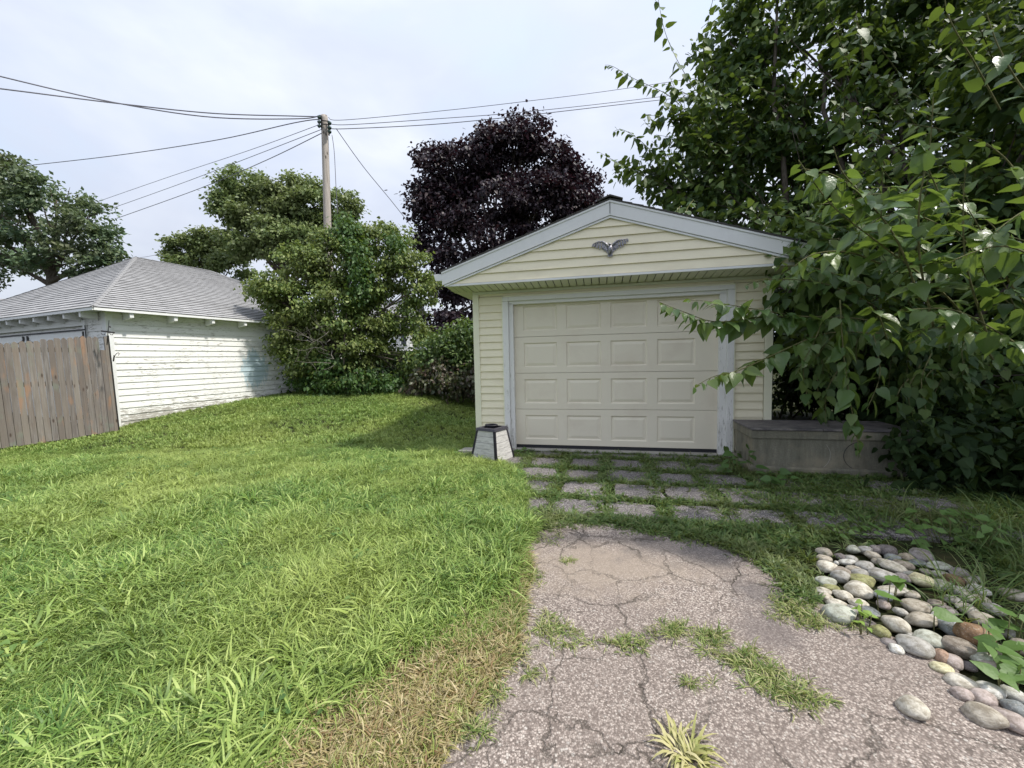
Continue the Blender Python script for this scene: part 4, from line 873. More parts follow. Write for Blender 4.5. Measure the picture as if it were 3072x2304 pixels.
# long shoots that stand clear of the crown; leaves set alternately along each
SHP, SHD, SHN, SHS = [], [], [], []
def shoot(pts, size, spacing, r=.006, near=False, hang=.9, lf=1.0):
    P = np.array([at(*q) for q in pts]); m_ = len(P); out = []
    for u in np.linspace(0, m_-1, 10*(m_-1)+1):
        i = min(int(u), m_-2); f = u-i; a, b, c, d = P[max(i-1, 0)], P[i], P[i+1], P[min(i+2, m_-1)]
        out.append(.5*((2*b)+(-a+c)*f+(2*a-5*b+4*c-d)*f*f+(-a+3*b-3*c+d)*f**3))
    out = np.array(out); seg = np.linalg.norm(np.diff(out, axis=0), axis=1); cum = np.concatenate([[0], np.cumsum(seg)]); L = cum[-1]
    n_ = len(out); SHT.tube(list(out), [r*(1-.8*i/n_)+.0008 for i in range(n_)], 5)
    s_ = spacing*.5; k = 0; res = []
    while s_ < L*lf:
        i = min(np.searchsorted(cum, s_), n_-1); p = out[i]; td = norm(out[min(i+1, n_-1)]-out[max(i-1, 0)])
        sd = norm(np.cross(td, UZ)+1e-6); sg = 1 if k % 2 else -1; frac = s_/L
        D = norm(td*rng.uniform(.1, .8)+sd*sg*rng.uniform(.3, 1.1)+np.array([0, 0, -hang*rng.uniform(.15, 1.3)])+rng.normal(size=3)*.32)
        Nn = norm(np.array([0, -.25, 1.0])+sd*sg*.25+rng.normal(size=3)*.4)
        sz = size*rng.uniform(.65, 1.25)*(1-.55*max(0, frac-.75)/.25)*(.9)
        st = p+D*sz*.25; SHT.tube([p, st], [.0016, .001], 3, False)
        res.append((st, D, Nn, sz)); s_ += spacing*rng.uniform(.75, 1.25); k += 1
    for q in res: (NEAR if near else MIDL).append(q)
SHT = MB(); NEAR = []; MIDL = []
# sky-line shoots
shoot([(2160,370,7.6),(2060,230,7.6),(2000,110,7.5),(1975,0,7.4),(1965,-80,7.4)], .20, .10)
shoot([(2100,380,7.6),(2010,290,7.5),(1900,235,7.4),(1840,200,7.3),(1815,195,7.3)], .18, .055)
shoot([(2130,300,7.8),(2110,150,7.7),(2130,40,7.6),(2150,-60,7.6)], .19, .08)
shoot([(2020,520,7.8),(1930,430,7.7),(1870,390,7.6),(1840,395,7.6)], .17, .05)
shoot([(2000,560,7.8),(1900,510,7.7),(1840,480,7.6),(1795,455,7.6)], .17, .05)
shoot([(2000,300,7.8),(1960,380,7.7),(1930,360,7.6)], .17, .05)
for k in range(26):
    x0, y0 = rng.uniform(2050, 2500), rng.uniform(300, 560); a = rng.uniform(.3, 1.5); l_ = rng.uniform(100, 220)
    shoot([(x0, y0, 7.2), (x0-l_*.5*math.cos(a), y0-l_*.5*math.sin(a), 7.1), (x0-l_*math.cos(a), y0-l_*math.sin(a)+10, 7.0)], .165, .05)
for k in range(34):
    x0, y0 = rng.uniform(2500, 3080), rng.uniform(150, 1000); a = rng.uniform(.2, 2.0); l_ = rng.uniform(150, 300); Yk = rng.uniform(3.8, 5.6)
    shoot([(x0, y0, Yk+.2), (x0-l_*.5*math.cos(a), y0-l_*.5*math.sin(a), Yk), (x0-l_*math.cos(a), y0-l_*math.sin(a)+25, Yk-.15)], .14, .05)
for k in range(26):
    x0, y0 = rng.uniform(2400, 3000), rng.uniform(950, 1150); l_ = rng.uniform(80, 230); Yk = rng.uniform(4.2, 5.2)
    shoot([(x0, y0, Yk), (x0-30, y0+l_*.4, Yk-.1), (x0-20-rng.uniform(-40, 60), y0+l_, Yk-.15)], .14, .05, hang=1.2)
# over the rake of the roof
shoot([(2080,600,6.0),(2060,630,5.6),(2045,690,5.5)], .10, .035, hang=1.2); shoot([(2040,620,5.9),(2020,650,5.6),(2010,700,5.5)], .10, .04, hang=1.2)
shoot([(2350,660,5.8),(2300,680,5.3),(2290,735,5.2)], .12, .035, hang=1.2); shoot([(2330,670,5.7),(2310,700,5.2),(2325,745,5.2)], .11, .04, hang=1.2)
# arching branches across the door
shoot([(2780,1010,4.6),(2600,960,4.4),(2440,950,4.3),(2300,950,4.2),(2150,965,4.1),(2050,935,4.0),(1975,905,4.0)], .19, .028, .009, True, 1.2)
shoot([(2400,950,4.3),(2250,925,4.15),(2130,905,4.05),(2060,900,4.0)], .15, .04, .005, True, .9)
shoot([(2640,1000,4.3),(2480,1000,4.2),(2330,1060,4.1),(2220,1110,4.0),(2140,1130,3.95),(2085,1160,3.9)], .18, .042, .008, True, 1.2)
shoot([(2650,930,4.4),(2500,860,4.3),(2400,840,4.2),(2290,840,4.1),(2240,855,4.1)], .14, .055, .007, True, 1.1)
shoot([(2700,900,4.3),(2560,840,4.2),(2420,800,4.1),(2330,800,4.0)], .13, .055, .007, True, 1.0)
shoot([(2520,900,4.0),(2530,1050,3.9),(2550,1200,3.8),(2570,1300,3.75),(2575,1360,3.7)], .17, .038, .006, True, 1.3)
shoot([(2480,930,4.2),(2440,1030,4.1),(2390,1120,4.0)], .15, .06, .005, True, 1.2)
shoot([(2620,1000,3.9),(2640,1120,3.8),(2600,1230,3.7)], .14, .06, .005, True, 1.2)
for (x0, y0, x1, y1, Yk) in ((2520,720,2360,760,4.6),(2540,760,2330,830,4.5),(2600,700,2400,700,4.8),(2500,800,2300,860,4.4),(2480,690,2370,730,4.9),(2620,820,2420,870,4.5),(2560,650,2440,640,5.0),(2640,760,2500,790,4.6),(2560,900,2400,1000,4.4),(2600,620,2480,560,5.0)):
    shoot([(x0+60, y0, Yk+.2), ((x0+x1)/2+20, (y0+y1)/2-20, Yk), (x1, y1, Yk-.1)], .15, .042, .005, True, 1.1)
# bright near sprays, upper right
shoot([(2980,1080,3.0),(2850,900,2.8),(2650,740,2.65),(2500,620,2.55),(2395,480,2.5)], .135, .060, .007, True, .7)
shoot([(2760,900,2.7),(2690,720,2.6),(2600,600,2.55),(2530,520,2.5),(2500,440,2.45)], .135, .055, .006, True, .8)
shoot([(2800,980,2.75),(2760,780,2.6),(2760,600,2.5),(2790,430,2.45),(2800,290,2.4)], .135, .055, .007, True, .35)
shoot([(2960,1000,2.6),(2900,800,2.5),(2890,620,2.45),(2900,480,2.4)], .13, .055, .006, True, .5)
shoot([(3150,1000,2.5),(3030,850,2.4),(2960,720,2.35),(2900,620,2.3)], .13, .055, .006, True, .9)
shoot([(3200,850,2.4),(3080,760,2.3),(2980,740,2.25),(2860,780,2.2)], .125, .05, .006, True, 1.1)
shoot([(3200,700,2.4),(3080,560,2.35),(3020,480,2.3),(2960,430,2.3)], .125, .055, .006, True, .5)
shoot([(3150,1100,2.6),(3000,1000,2.5),(2860,930,2.45),(2700,930,2.4)], .125, .055, .006, True, 1.1)
shoot([(3150,600,2.3),(3060,640,2.25),(2980,700,2.2)], .12, .05, .005, True, 1.1)
shoot([(2700,820,2.9),(2560,760,2.8),(2450,760,2.75),(2380,800,2.7)], .13, .055, .006, True, 1.2)
shoot([(2860,700,3.0),(2760,650,2.9),(2650,650,2.8),(2580,700,2.75)], .13, .06, .006, True, 1.0)
shoot([(3000,330,3.2),(2930,200,3.1),(2850,60,3.0),(2830,-40,3.0)], .12, .07, .006, True, .6)
shoot([(3200,380,2.6),(3080,280,2.6),(3000,150,2.6),(2960,40,2.6)], .12, .075, .006, True, .7)
for k in range(22):
    x0, y0 = rng.uniform(2560, 3150), rng.uniform(560, 1060); a = rng.uniform(-.1, 1.7); l_ = rng.uniform(140, 300); Yk = rng.uniform(2.5, 3.6)
    shoot([(x0, y0, Yk+.1), (x0-l_*.5*math.cos(a), y0-l_*.5*math.sin(a)-20, Yk), (x0-l_*math.cos(a), y0-l_*math.sin(a)+20, Yk-.08)], .125, .042, .005, True, .9)
build(SHT, 'shoots', green_twig_m, mul, True)
def lmesh(seed):
    tv = np.array([(0,0,0),(.16,0,-.01),(.34,0,-.03),(.55,0,-.06),(.78,0,-.11),(1.08,0,-.22),
        (-.09,.12,.02),(-.02,.27,.05),(.14,.37,.07),(.36,.38,.055),(.58,.30,.02),(.80,.16,-.06),(.30,.2,.045),(.55,.16,.0)]+
        [(-.09,-.12,.02),(-.02,-.27,.05),(.14,-.37,.07),(.36,-.38,.055),(.58,-.30,.02),(.80,-.16,-.06),(.30,-.2,.045),(.55,-.16,.0)])
    rg_ = np.random.default_rng(seed); tv = tv+rg_.normal(size=tv.shape)*[.008, .012, .014]; L = [(0,1,7,6),(1,12,8,7),(1,2,12),(12,9,8),(2,3,13,12),(12,13,10,9),(3,4,13),(13,4,11,10),(4,5,11)]
    Rr = [tuple(reversed([{6:14,7:15,8:16,9:17,10:18,11:19,12:20,13:21}.get(i, i) for i in f])) for f in L]
    me = bpy.data.meshes.new('mulberry_leaf'); me.from_pydata([tuple(p) for p in tv], [], L+Rr); me.update(); me.shade_smooth(); me.materials.append(mul_near_m); return me
LM = [lmesh(i) for i in range(5)]
NEAR.sort(key=lambda q: -q[3]/np.linalg.norm(q[0]-camp)); mb0 = base_of(mul)
for k, (p, D, Nn, sz) in enumerate(NEAR[:300]):
    o = bpy.data.objects.new('leaf', LM[k % 5]); COL.objects.link(o); o.parent = mul
    y = norm(np.cross(Nn, D)); z = np.cross(D, y); M4 = Matrix([[D[i]*sz, y[i]*sz*rng.uniform(.85, 1.1), z[i]*sz, (p-mb0)[i]] for i in range(3)]+[[0, 0, 0, 1]]); o.matrix_basis = M4
NL = NEAR[300:]
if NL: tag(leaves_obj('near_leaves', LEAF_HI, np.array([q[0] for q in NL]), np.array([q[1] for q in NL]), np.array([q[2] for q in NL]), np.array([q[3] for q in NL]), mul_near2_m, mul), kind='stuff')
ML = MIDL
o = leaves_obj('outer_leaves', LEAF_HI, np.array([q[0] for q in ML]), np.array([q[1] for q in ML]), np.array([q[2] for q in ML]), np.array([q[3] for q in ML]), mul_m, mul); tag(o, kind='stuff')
# undergrowth at the right edge
cl = clumps_px([(2440,1130,80,110,8.5),(2560,1150,110,130,8),(2700,1180,130,130,7.6),(2880,1220,150,150,7),(3080,1250,160,200,6.2),(2850,1380,110,90,6.2),(3000,1430,120,110,5.3),(3170,1480,130,160,4.7),(2760,1430,60,60,6.0),(2930,1530,90,50,5.0),(3080,1600,90,50,4.3),(2500,1000,90,80,8.8),(2650,1030,110,80,8.4),(3280,1300,150,300,5),(2860,1320,120,90,4.7),(2790,1420,60,60,4.6),(2900,1500,110,80,4.25),(3030,1450,150,150,3.95),(3200,1450,150,200,3.6),(2960,1590,90,40,3.65),(3120,1620,100,60,3.3),(2740,1250,90,90,5.1),(2390,890,50,80,8.5),(2400,1000,60,70,8.6),(2800,1400,60,90,4.05,3.5),(2810,1490,60,40,3.9,3.5),(2780,1330,60,60,4.1,2.5)])
ub = at(2950, 1560, 5.6); ub[2] = 0; ug = thing('dark_hedge', ub, 'deep shaded hedge, leaves coloured darker for the shade, behind and right of the concrete box', 'hedge')
mb = MB()
for (c, a, b, d) in cl:
    for k in range(4 if c[2] > .9 else 0):
        q, rr = limb(np.array([c[0]+rng.normal()*.3, c[1]+rng.normal()*.3, 0]), c+rng.normal(size=3)*.4, .022, .006, 6, .06); mb.tube(q, rr, 5)
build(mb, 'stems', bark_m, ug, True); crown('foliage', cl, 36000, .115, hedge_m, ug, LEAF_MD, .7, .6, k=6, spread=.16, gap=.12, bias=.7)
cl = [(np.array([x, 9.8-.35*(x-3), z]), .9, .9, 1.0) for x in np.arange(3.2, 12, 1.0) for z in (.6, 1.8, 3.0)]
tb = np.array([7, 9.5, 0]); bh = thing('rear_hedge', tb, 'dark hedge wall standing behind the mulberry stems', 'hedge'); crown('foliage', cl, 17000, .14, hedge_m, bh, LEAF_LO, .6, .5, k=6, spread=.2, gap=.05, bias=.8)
mb = MB().box((3.0, 10.3, 0), (10, -3.8, 0), (.03, .08, 0), (0, 0, 1.9))

# ================================================================== GRASS
def blade_tuft(nb, ln, wd, spread, lean, seed, seg=4, flat=.0):
    g_ = np.random.default_rng(seed); v = []; f = []
    for _ in range(nb):
        a = g_.uniform(0, 2*math.pi); r = spread*math.sqrt(g_.random()); b0 = np.array([r*math.cos(a+g_.normal()*.6), r*math.sin(a+g_.normal()*.6), 0])
        L = ln*g_.uniform(.5, 1.15); wv = wd*g_.uniform(.7, 1.3); th0 = g_.uniform(.05, .5)+flat; dth = lean*g_.uniform(.5, 1.5); dr_ = np.array([math.cos(a), math.sin(a)]); pr_ = np.array([-dr_[1], dr_[0], 0])
        p = b0.copy(); th_ = th0; b = len(v)
        for k in range(seg+1):
            u = k/seg; ww = wv*(1-u**2.2)*(.75+.5*min(1, 3*u)); 
            if k == seg: v.append(p.copy())
            else: v += [p-pr_*ww/2, p+pr_*ww/2]
            p = p+np.array([dr_[0]*math.sin(th_), dr_[1]*math.sin(th_), math.cos(th_)])*L/seg; th_ = min(th_+dth/seg*(1+u), 2.2)
        for k in range(seg-1): f.append((b+2*k, b+2*k+1, b+2*k+3, b+2*k+2))
        f.append((b+2*seg-2, b+2*seg-1, b+2*seg))
    return v, f
def protos(name, mat, specs):
    c = bpy.data.collections.new(name)
    for i, sp in enumerate(specs):
        v, f = blade_tuft(*sp); me = bpy.data.meshes.new(name); me.from_pydata([tuple(p) for p in v], [], f); me.update(); me.shade_smooth(); me.materials.append(mat)
        c.objects.link(bpy.data.objects.new(f'{name}_{i}', me))
    return c
def scatter(name, pts, rots, scl, coll, nk, label=None, cat=None):
    me = bpy.data.meshes.new(name); me.vertices.add(len(pts)); me.vertices.foreach_set('co', pts.astype(np.float32).ravel())
    for nm, ty, arr, fld in (('rot', 'FLOAT_VECTOR', rots, 'vector'), ('scl', 'FLOAT', scl, 'value'), ('kid', 'INT', rng.integers(0, nk, len(pts)), 'value')):
        a = me.attributes.new(nm, ty, 'POINT'); a.data.foreach_set(fld, np.asarray(arr, np.int32 if ty == 'INT' else np.float32).ravel())
    o = bpy.data.objects.new(name, me); COL.objects.link(o)
    ng = bpy.data.node_groups.new(name, 'GeometryNodeTree'); ng.interface.new_socket('Geometry', in_out='INPUT', socket_type='NodeSocketGeometry'); ng.interface.new_socket('Geometry', in_out='OUTPUT', socket_type='NodeSocketGeometry')
    gi = ng.nodes.new('NodeGroupInput'); go = ng.nodes.new('NodeGroupOutput'); ip = ng.nodes.new('GeometryNodeInstanceOnPoints'); ci = ng.nodes.new('GeometryNodeCollectionInfo')
    ci.inputs[0].default_value = coll; ci.inputs['Separate Children'].default_value = True; ci.inputs['Reset Children'].default_value = True; ip.inputs['Pick Instance'].default_value = True
    def na(nm, ty): n = ng.nodes.new('GeometryNodeInputNamedAttribute'); n.data_type = ty; n.inputs[0].default_value = nm; return n.outputs[0]
    L = ng.links.new; L(gi.outputs[0], ip.inputs['Points']); L(ci.outputs[0], ip.inputs['Instance']); L(na('kid', 'INT'), ip.inputs['Instance Index']); L(na('rot', 'FLOAT_VECTOR'), ip.inputs['Rotation']); L(na('scl', 'FLOAT'), ip.inputs['Scale']); L(ip.outputs[0], go.inputs[0])
    md = o.modifiers.new('scatter', 'NODES'); md.node_group = ng; return tag(o, label, cat, None, 'stuff')
def randrot(n, tilt=.15): return np.stack([rng.normal(size=n)*tilt, rng.normal(size=n)*tilt, rng.uniform(0, 6.283, n)], 1)
GR = protos('grass_tuft', grass_m, [(17, .16, .0056, .035, 1.5, s, 5, .15) for s in range(4)]+[(20, .12, .0050, .04, 1.8, s, 4, .2) for s in range(4, 8)])
GT = protos('crabgrass_tussock', grass_m, [(42, .185, .0090, .06, 1.9, s, 5, .3) for s in range(60, 65)])
GF = protos('far_tuft', grass_m, [(13, .12, .010, .055, 1.3, s, 3) for s in range(20, 25)])
DG = protos('joint_weed', dgrass_m, [(16, .10, .0065, .03, 1.6, s, 4, .7) for s in range(30, 34)]+[(12, .07, .010, .03, 1.4, s, 4, .6) for s in range(34, 37)])
DR = protos('straw_tuft', dry_m, [(16, .075, .0042, .03, 1.7, s, 3, .8) for s in range(40, 46)])
LG = protos('long_blade', dgrass_m, [(9, .38, .0055, .05, 1.7, s, 7, .25) for s in range(50, 54)])
def lawn_pts(n, lo, hi, ylo, yhi):
    P = np.stack([rng.uniform(lo, hi, n), rng.uniform(ylo, yhi, n)], 1); return P
def fov(P, m_=.25): return np.abs(P[:, 0]) < (1.28+m_)*P[:, 1]+1.0
def not_fence(P):
    d = P-FA[:2]; side = d@FN[:2]; return side > .02
sets = []
P = lawn_pts(34000, -6.5, .5, .75, 3.6); sets.append(P[inpoly(P, LAWNPOLY) & fov(P)])
P1 = sets[0]; hgt = 1.0+.35*nz(P1, 1.1, 3)+.25*nz(P1, 3.1, 7); hgt = np.clip(hgt, .55, 1.7)
keep = rng.random(len(P1)) < .93
scatter('lawn_grass', np.c_[P1, gz(P1[:, 0], P1[:, 1])], randrot(len(P1), .22), hgt*rng.uniform(.75, 1.15, len(P1)), GR, 8, 'lush long green lawn grass in the foreground', 'grass')
P = lawn_pts(26000, -9.5, 1.3, 3.6, 6.6); P1 = P[inpoly(P, LAWNPOLY) & fov(P) & not_fence(P)]
s_, t_ = gst(P1); P1 = P1[~((s_ > WL-.02) & (t_ > -.02))]
hgt = np.clip(.95+.3*nz(P1, 1.1, 3)+.2*nz(P1, 3.1, 7), .5, 1.5)*(1-.35*sstep(4.5, 6.5, P1[:, 1]))
scatter('lawn_grass', np.c_[P1, gz(P1[:, 0], P1[:, 1])], randrot(len(P1), .2), hgt*rng.uniform(.75, 1.15, len(P1)), GR, 8, 'long green lawn grass in front of the fence and garage', 'grass')
P = lawn_pts(34000, -14, 1.3, 6.6, 12.4); P1 = P[fov(P)]; s_, t_ = gst(P1); P1 = P1[~((s_ > WL-.02) & (t_ > -.02))]
d = P1-SC[:2]; P1 = P1[~((d@SV[:2] > .02) & (d@SD[:2] > .02))]; d = P1-FA[:2]; P1 = P1[(d@FN[:2] > .0) | (d@FD[:2] > FL+.1)]
hgt = np.clip(.75+.2*nz(P1, 1.3, 3), .4, 1.1)
scatter('lawn_grass', np.c_[P1, gz(P1[:, 0], P1[:, 1])], randrot(len(P1), .15), hgt*rng.uniform(.7, 1.1, len(P1)), GF, 5, 'bright short lawn grass running back to the bushes', 'grass')
Pt = lawn_pts(9000, -7.5, 1.0, .8, 6.2); k_ = inpoly(Pt, LAWNPOLY) & fov(Pt) & not_fence(Pt); Pt = Pt[k_]; s_, t_ = gst(Pt)
Pt = Pt[(~((s_ > WL-.1) & (t_ > -.1))) & (rng.random(len(Pt)) < np.clip(.18+.55*nz(Pt, 1.5, 9), .06, 1))][:2400]
scatter('crabgrass', np.c_[Pt, gz(Pt[:, 0], Pt[:, 1])], randrot(len(Pt), .3), np.clip(rng.uniform(.65, 1.25, len(Pt))*(1-.3*sstep(3, 6, Pt[:, 1])), .4, 1.3), GT, 5, 'broad bladed crabgrass tussocks standing up in the lawn', 'grass')
CLV = bpy.data.collections.new('clover')
for i_ in range(4):
    g_ = np.random.default_rng(300+i_); P_ = np.c_[g_.normal(size=(16, 2))*.045, g_.uniform(.05, .10, 16)]; D_ = norm(np.c_[g_.normal(size=(16, 2)), g_.normal(size=16)*.15]); N_ = norm(np.c_[g_.normal(size=(16, 2))*.3, np.ones(16)])
    V_ = leaf_arrays(LEAF_MD, P_, D_, N_, g_.uniform(.022, .045, 16)); f_ = [tuple(j+7*k for j in f) for k in range(16) for f in LEAF_MD[1]]
    me = bpy.data.meshes.new('clover'); me.from_pydata([tuple(v) for v in V_], [], f_); me.update(); me.materials.append(weed_m); CLV.objects.link(bpy.data.objects.new(f'clover_{i_}', me))
Pc = lawn_pts(9000, -7.5, 1.0, .8, 6.5); Pc = Pc[inpoly(Pc, LAWNPOLY) & fov(Pc) & not_fence(Pc)]; s_, t_ = gst(Pc); Pc = Pc[(~((s_ > WL-.1) & (t_ > -.1))) & (rng.random(len(Pc)) < .5)][:170]
scatter('lawn_weeds', np.c_[Pc, gz(Pc[:, 0], Pc[:, 1])+.02], randrot(len(Pc), .2), rng.uniform(.6, 1.0, len(Pc)), CLV, 4, 'small leaved weeds growing low among the lawn grass', 'weeds')
# straw verge
P = np.stack([rng.uniform(THPOLY[:, 0].min(), THPOLY[:, 0].max(), 26000), rng.uniform(.6, THPOLY[:, 1].max(), 26000)], 1); P1 = P[inpoly(P, THPOLY)][:9000]
dens = rng.random(len(P1)) < .72+.3*nz(P1, 2.0, 1); P1 = P1[dens]
scatter('straw_grass', np.c_[P1, np.full(len(P1), .004)], randrot(len(P1), .4), rng.uniform(.5, 1.2, len(P1)), DR, 6, 'dead straw coloured grass between lawn and driveway', 'grass')
P2 = P1[(nz(P1, 2.3, 4) > .30) | (rng.random(len(P1)) < .16)][:1900]
scatter('verge_weeds', np.c_[P2, np.full(len(P2), .004)], randrot(len(P2), .35), rng.uniform(.25, .6, len(P2)), GR, 8, 'green weeds coming up through the straw verge', 'weeds')
# weeds in joints and cracks
pts = []
def strip(a, b, n, w_): 
    a, b = np.asarray(a)[:2], np.asarray(b)[:2]; u = rng.random(n); q = a+(b-a)*u[:, None]+rng.normal(size=(n, 2))*w_; pts.append(q)
for tj in joints_t: strip(G(-.35, tj, 0), G(4.3, tj, 0), 760, .044)
for k in range(10):
    sj = cols0+.52*k-.0; strip(G(sj, -.1, 0), G(sj, -2.5, 0), 250, .040)
strip(G(.0, -.08, 0), G(2.9, -.09, 0), 200, .02)
edge = [(1600,1590),(1700,1570),(1850,1575),(2000,1600),(2130,1620),(2230,1650),(2330,1710),(2420,1780),(2460,1830)]
for i in range(len(edge)-1): strip(gnd(*edge[i]), gnd(*edge[i+1]), 190 if i > 1 else 110, .055)
P = np.stack([rng.uniform(2.2, 6.5, 9000), rng.uniform(1.8, 5.2, 9000)], 1); s_, t_ = gst(P)
P = P[(~inpoly(P, DWPOLY)) & (s_ > 3.0) & (t_ < -.80)]; pts.append(P[rng.random(len(P)) < .62+.35*nz(P, 1.7, 2)])
P = np.stack([rng.uniform(-.4, 4, 9000), rng.uniform(2.3, 5, 9000)], 1); s_, t_ = gst(P); P = P[(P[:, 1] > 3) | (P[:, 0] > 1)]; s_, t_ = gst(P); P = P[(~inpoly(P, DWPOLY)) & (t_ < -2.35) & (s_ > -.2)]; pts.append(P)
Pq = np.stack([rng.uniform(-.5, 4, 9000), rng.uniform(3.0, 6, 9000)], 1); s_, t_ = gst(Pq); pts.append(Pq[(s_ > -.3) & (s_ < 3.9) & (t_ < -.1) & (t_ > -2.6) & (~inpoly(Pq, DWPOLY)) & (rng.random(len(Pq)) < .05+.5*sstep(.35, .8, nz(Pq, 2.9, 8))+.35*sstep(2.2, 3.2, s_))][:1500])
STP = np.array([gnd(*q)[:2] for q in ((2430,1640),(2560,1600),(2780,1590),(2930,1650),(3050,1740),(3120,1800),(3250,2300),(3000,2300),(2860,2180),(2740,2040),(2560,1960),(2440,1850))])
P1 = np.concatenate(pts); P1 = P1[(~inpoly(P1, STP)) | (rng.random(len(P1)) < .06)]; s_, t_ = gst(P1); P1 = P1[~((s_ > BX0-.04) & (s_ < BX1+.05) & (t_ > BT0-.04) & (t_ < .2)) & (t_ < -.03)]
scatter('joint_weeds', np.c_[P1, np.zeros(len(P1))], randrot(len(P1), .3), rng.uniform(.45, 1.15, len(P1)), DG, 7, 'low green weeds filling the paving joints and shaded ground', 'weeds')
pts = []
def blob(px, py, rx, ry, n):
    q = [gnd(px+rng.normal()*rx*.6, py+rng.normal()*ry*.6)[:2] for _ in range(max(8, int(n*.62)))]; pts.append(np.array(q))
for q in ((1630,1622,35,14,30),(1590,1735,45,22,60),(1655,1905,60,35,90),(1530,1975,45,40,50),(1600,2040,30,15,14),(1750,1940,60,8,16),(1480,2080,40,30,40),(1420,2190,50,30,40),(1700,1690,12,6,6),(1560,1800,30,30,30),(2080,2060,60,6,6),(1850,1942,50,6,12),(1900,1938,45,18,40),(2010,1905,55,18,55),(2130,1935,45,35,70),(2210,1985,50,30,70),(2290,2040,55,30,80),(2370,2085,60,35,80),(2430,2120,50,25,30),(2370,1840,50,25,60),(2440,1870,50,20,50),(2330,1815,30,12,20),(1500,1860,50,30,40),(2540,1880,50,18,40)): blob(*q)
P1 = np.concatenate(pts); CG = protos('crack_tuft', m_grass('crack_grass', [(.09, .15, .04), (.17, .24, .06), (.30, .33, .12), (.44, .39, .22)], []), [(14, .11, .006, .03, 1.8, s, 4, .6) for s in range(90, 96)])
scatter('crack_grass', np.c_[P1, np.full(len(P1), .012)], randrot(len(P1), .35), rng.uniform(.3, .75, len(P1)), CG, 6, 'small grass tufts growing from cracks in the driveway', 'grass')
yt = protos('yellow_tuft', m_grass('yellowing_grass', [(.30, .33, .10), (.45, .42, .18), (.55, .50, .28)], []), [(60, .11, .009, .05, 1.5, 77, 4, .5)])
p_ = gnd(2042, 2262); scatter('yellow_tussock', np.array([[p_[0], p_[1], .012], [p_[0]+.03, p_[1]-.05, .012]]), randrot(2, .05), np.array([1.0, .8]), yt, 1, 'yellowing grass tussock alone on the asphalt near the bottom', 'grass')
P = np.array([gnd(x, y)[:2] for x, y in zip(rng.uniform(2560, 3150, 200), rng.uniform(1540, 1760, 200))]); P = P[(P[:, 1] > 2.2)]; s_, t_ = gst(P); P = P[t_ < -1.0]
P = P[~inpoly(P, STP)]; P = np.r_[P, np.array([gnd(2930+rng.normal()*60, 1800+rng.normal()*25)[:2] for _ in range(22)])]
scatter('long_grass', np.c_[P, np.zeros(len(P))], randrot(len(P), .3), rng.uniform(.5, 1.1, len(P)), LG, 4, 'long thin grass blades arching over the stone pile', 'grass')

# ================================================================== STONES
def stone_mesh(seed):
    import bmesh
    g_ = np.random.default_rng(seed); bm = bmesh.new(); bmesh.ops.create_icosphere(bm, subdivisions=3, radius=1)
    ks = g_.normal(size=(5, 3))*1.5; ph = g_.uniform(0, 6, 5); cuts = [(norm(g_.normal(size=3)), g_.uniform(.72, .95)) for _ in range(5)]
    for v in bm.verts:
        p = np.array(v.co); f = 1+.05*sum(math.sin(ks[i]@p+ph[i]) for i in range(5)); p = p*f
        for (n_, d_) in cuts:
            e = p@n_-d_
            if e > 0: p = p-n_*e*.75
        v.co = p
    me = bpy.data.meshes.new('river_stone'); bm.to_mesh(me); bm.free(); me.shade_smooth(); return me
m, tt = newmat('river_stone'); stone_m = m; oi = tt.add('ShaderNodeObjectInfo'); q = tt.add('ShaderNodeTexCoord').outputs['Object']
q = tt.add('ShaderNodeVectorMath', {0: q, 1: tt.add('ShaderNodeCombineXYZ', {0: tt.math('MULTIPLY', oi.outputs['Random'], 40), 1: tt.math('MULTIPLY', oi.outputs['Random'], 17)}).outputs[0]}, operation='ADD').outputs[0]
c = oi.outputs['Color']; n_ = tt.noise(q, 1.8, 6, .65); c = tt.mix(tt.ramp(n_, [(.38, .85), (.6, 0.0)]), c, tt.mix(1.0, c, (.42, .39, .34), 'MULTIPLY'))
c = tt.mix(tt.ramp(tt.noise(q, 7, 5, .7), [(.55, 0.0), (.7, .5)]), c, (.62, .59, .52)); c = tt.mix(tt.ramp(tt.noise(q, 16, 3), [(.28, .6), (.4, 0.0)]), c, (.10, .09, .08))
finish(tt, c, .72, tt.noise(q, 9, 5), .35, .01, .3)
SM = [stone_mesh(100+i) for i in range(8)]
for me in SM: me.materials.append(stone_m)
PAL = {'tan': (.48,.43,.35), 'cream': (.60,.56,.47), 'dark': (.16,.14,.14), 'grey': (.43,.415,.38), 'green': (.44,.455,.38), 'purple': (.32,.285,.275), 'slate': (.20,.215,.215), 'buff': (.50,.42,.32), 'white': (.62,.61,.56), 'brown': (.32,.275,.225), 'moss': (.30,.30,.13),
       'rust': (.26,.16,.09), 'yellow': (.66,.62,.40), 'blue': (.36,.385,.40), 'orange': (.42,.28,.20), 'pink': (.43,.36,.33)}
WORD = {'tan': 'tan', 'cream': 'cream', 'dark': 'dark', 'grey': 'mid grey', 'green': 'greenish grey', 'purple': 'purplish', 'slate': 'slate grey', 'buff': 'buff', 'white': 'whitish', 'brown': 'dull brown', 'moss': 'mossy', 'rust': 'rust brown', 'yellow': 'pale yellow', 'blue': 'blue grey', 'orange': 'orange', 'pink': 'pinkish'}
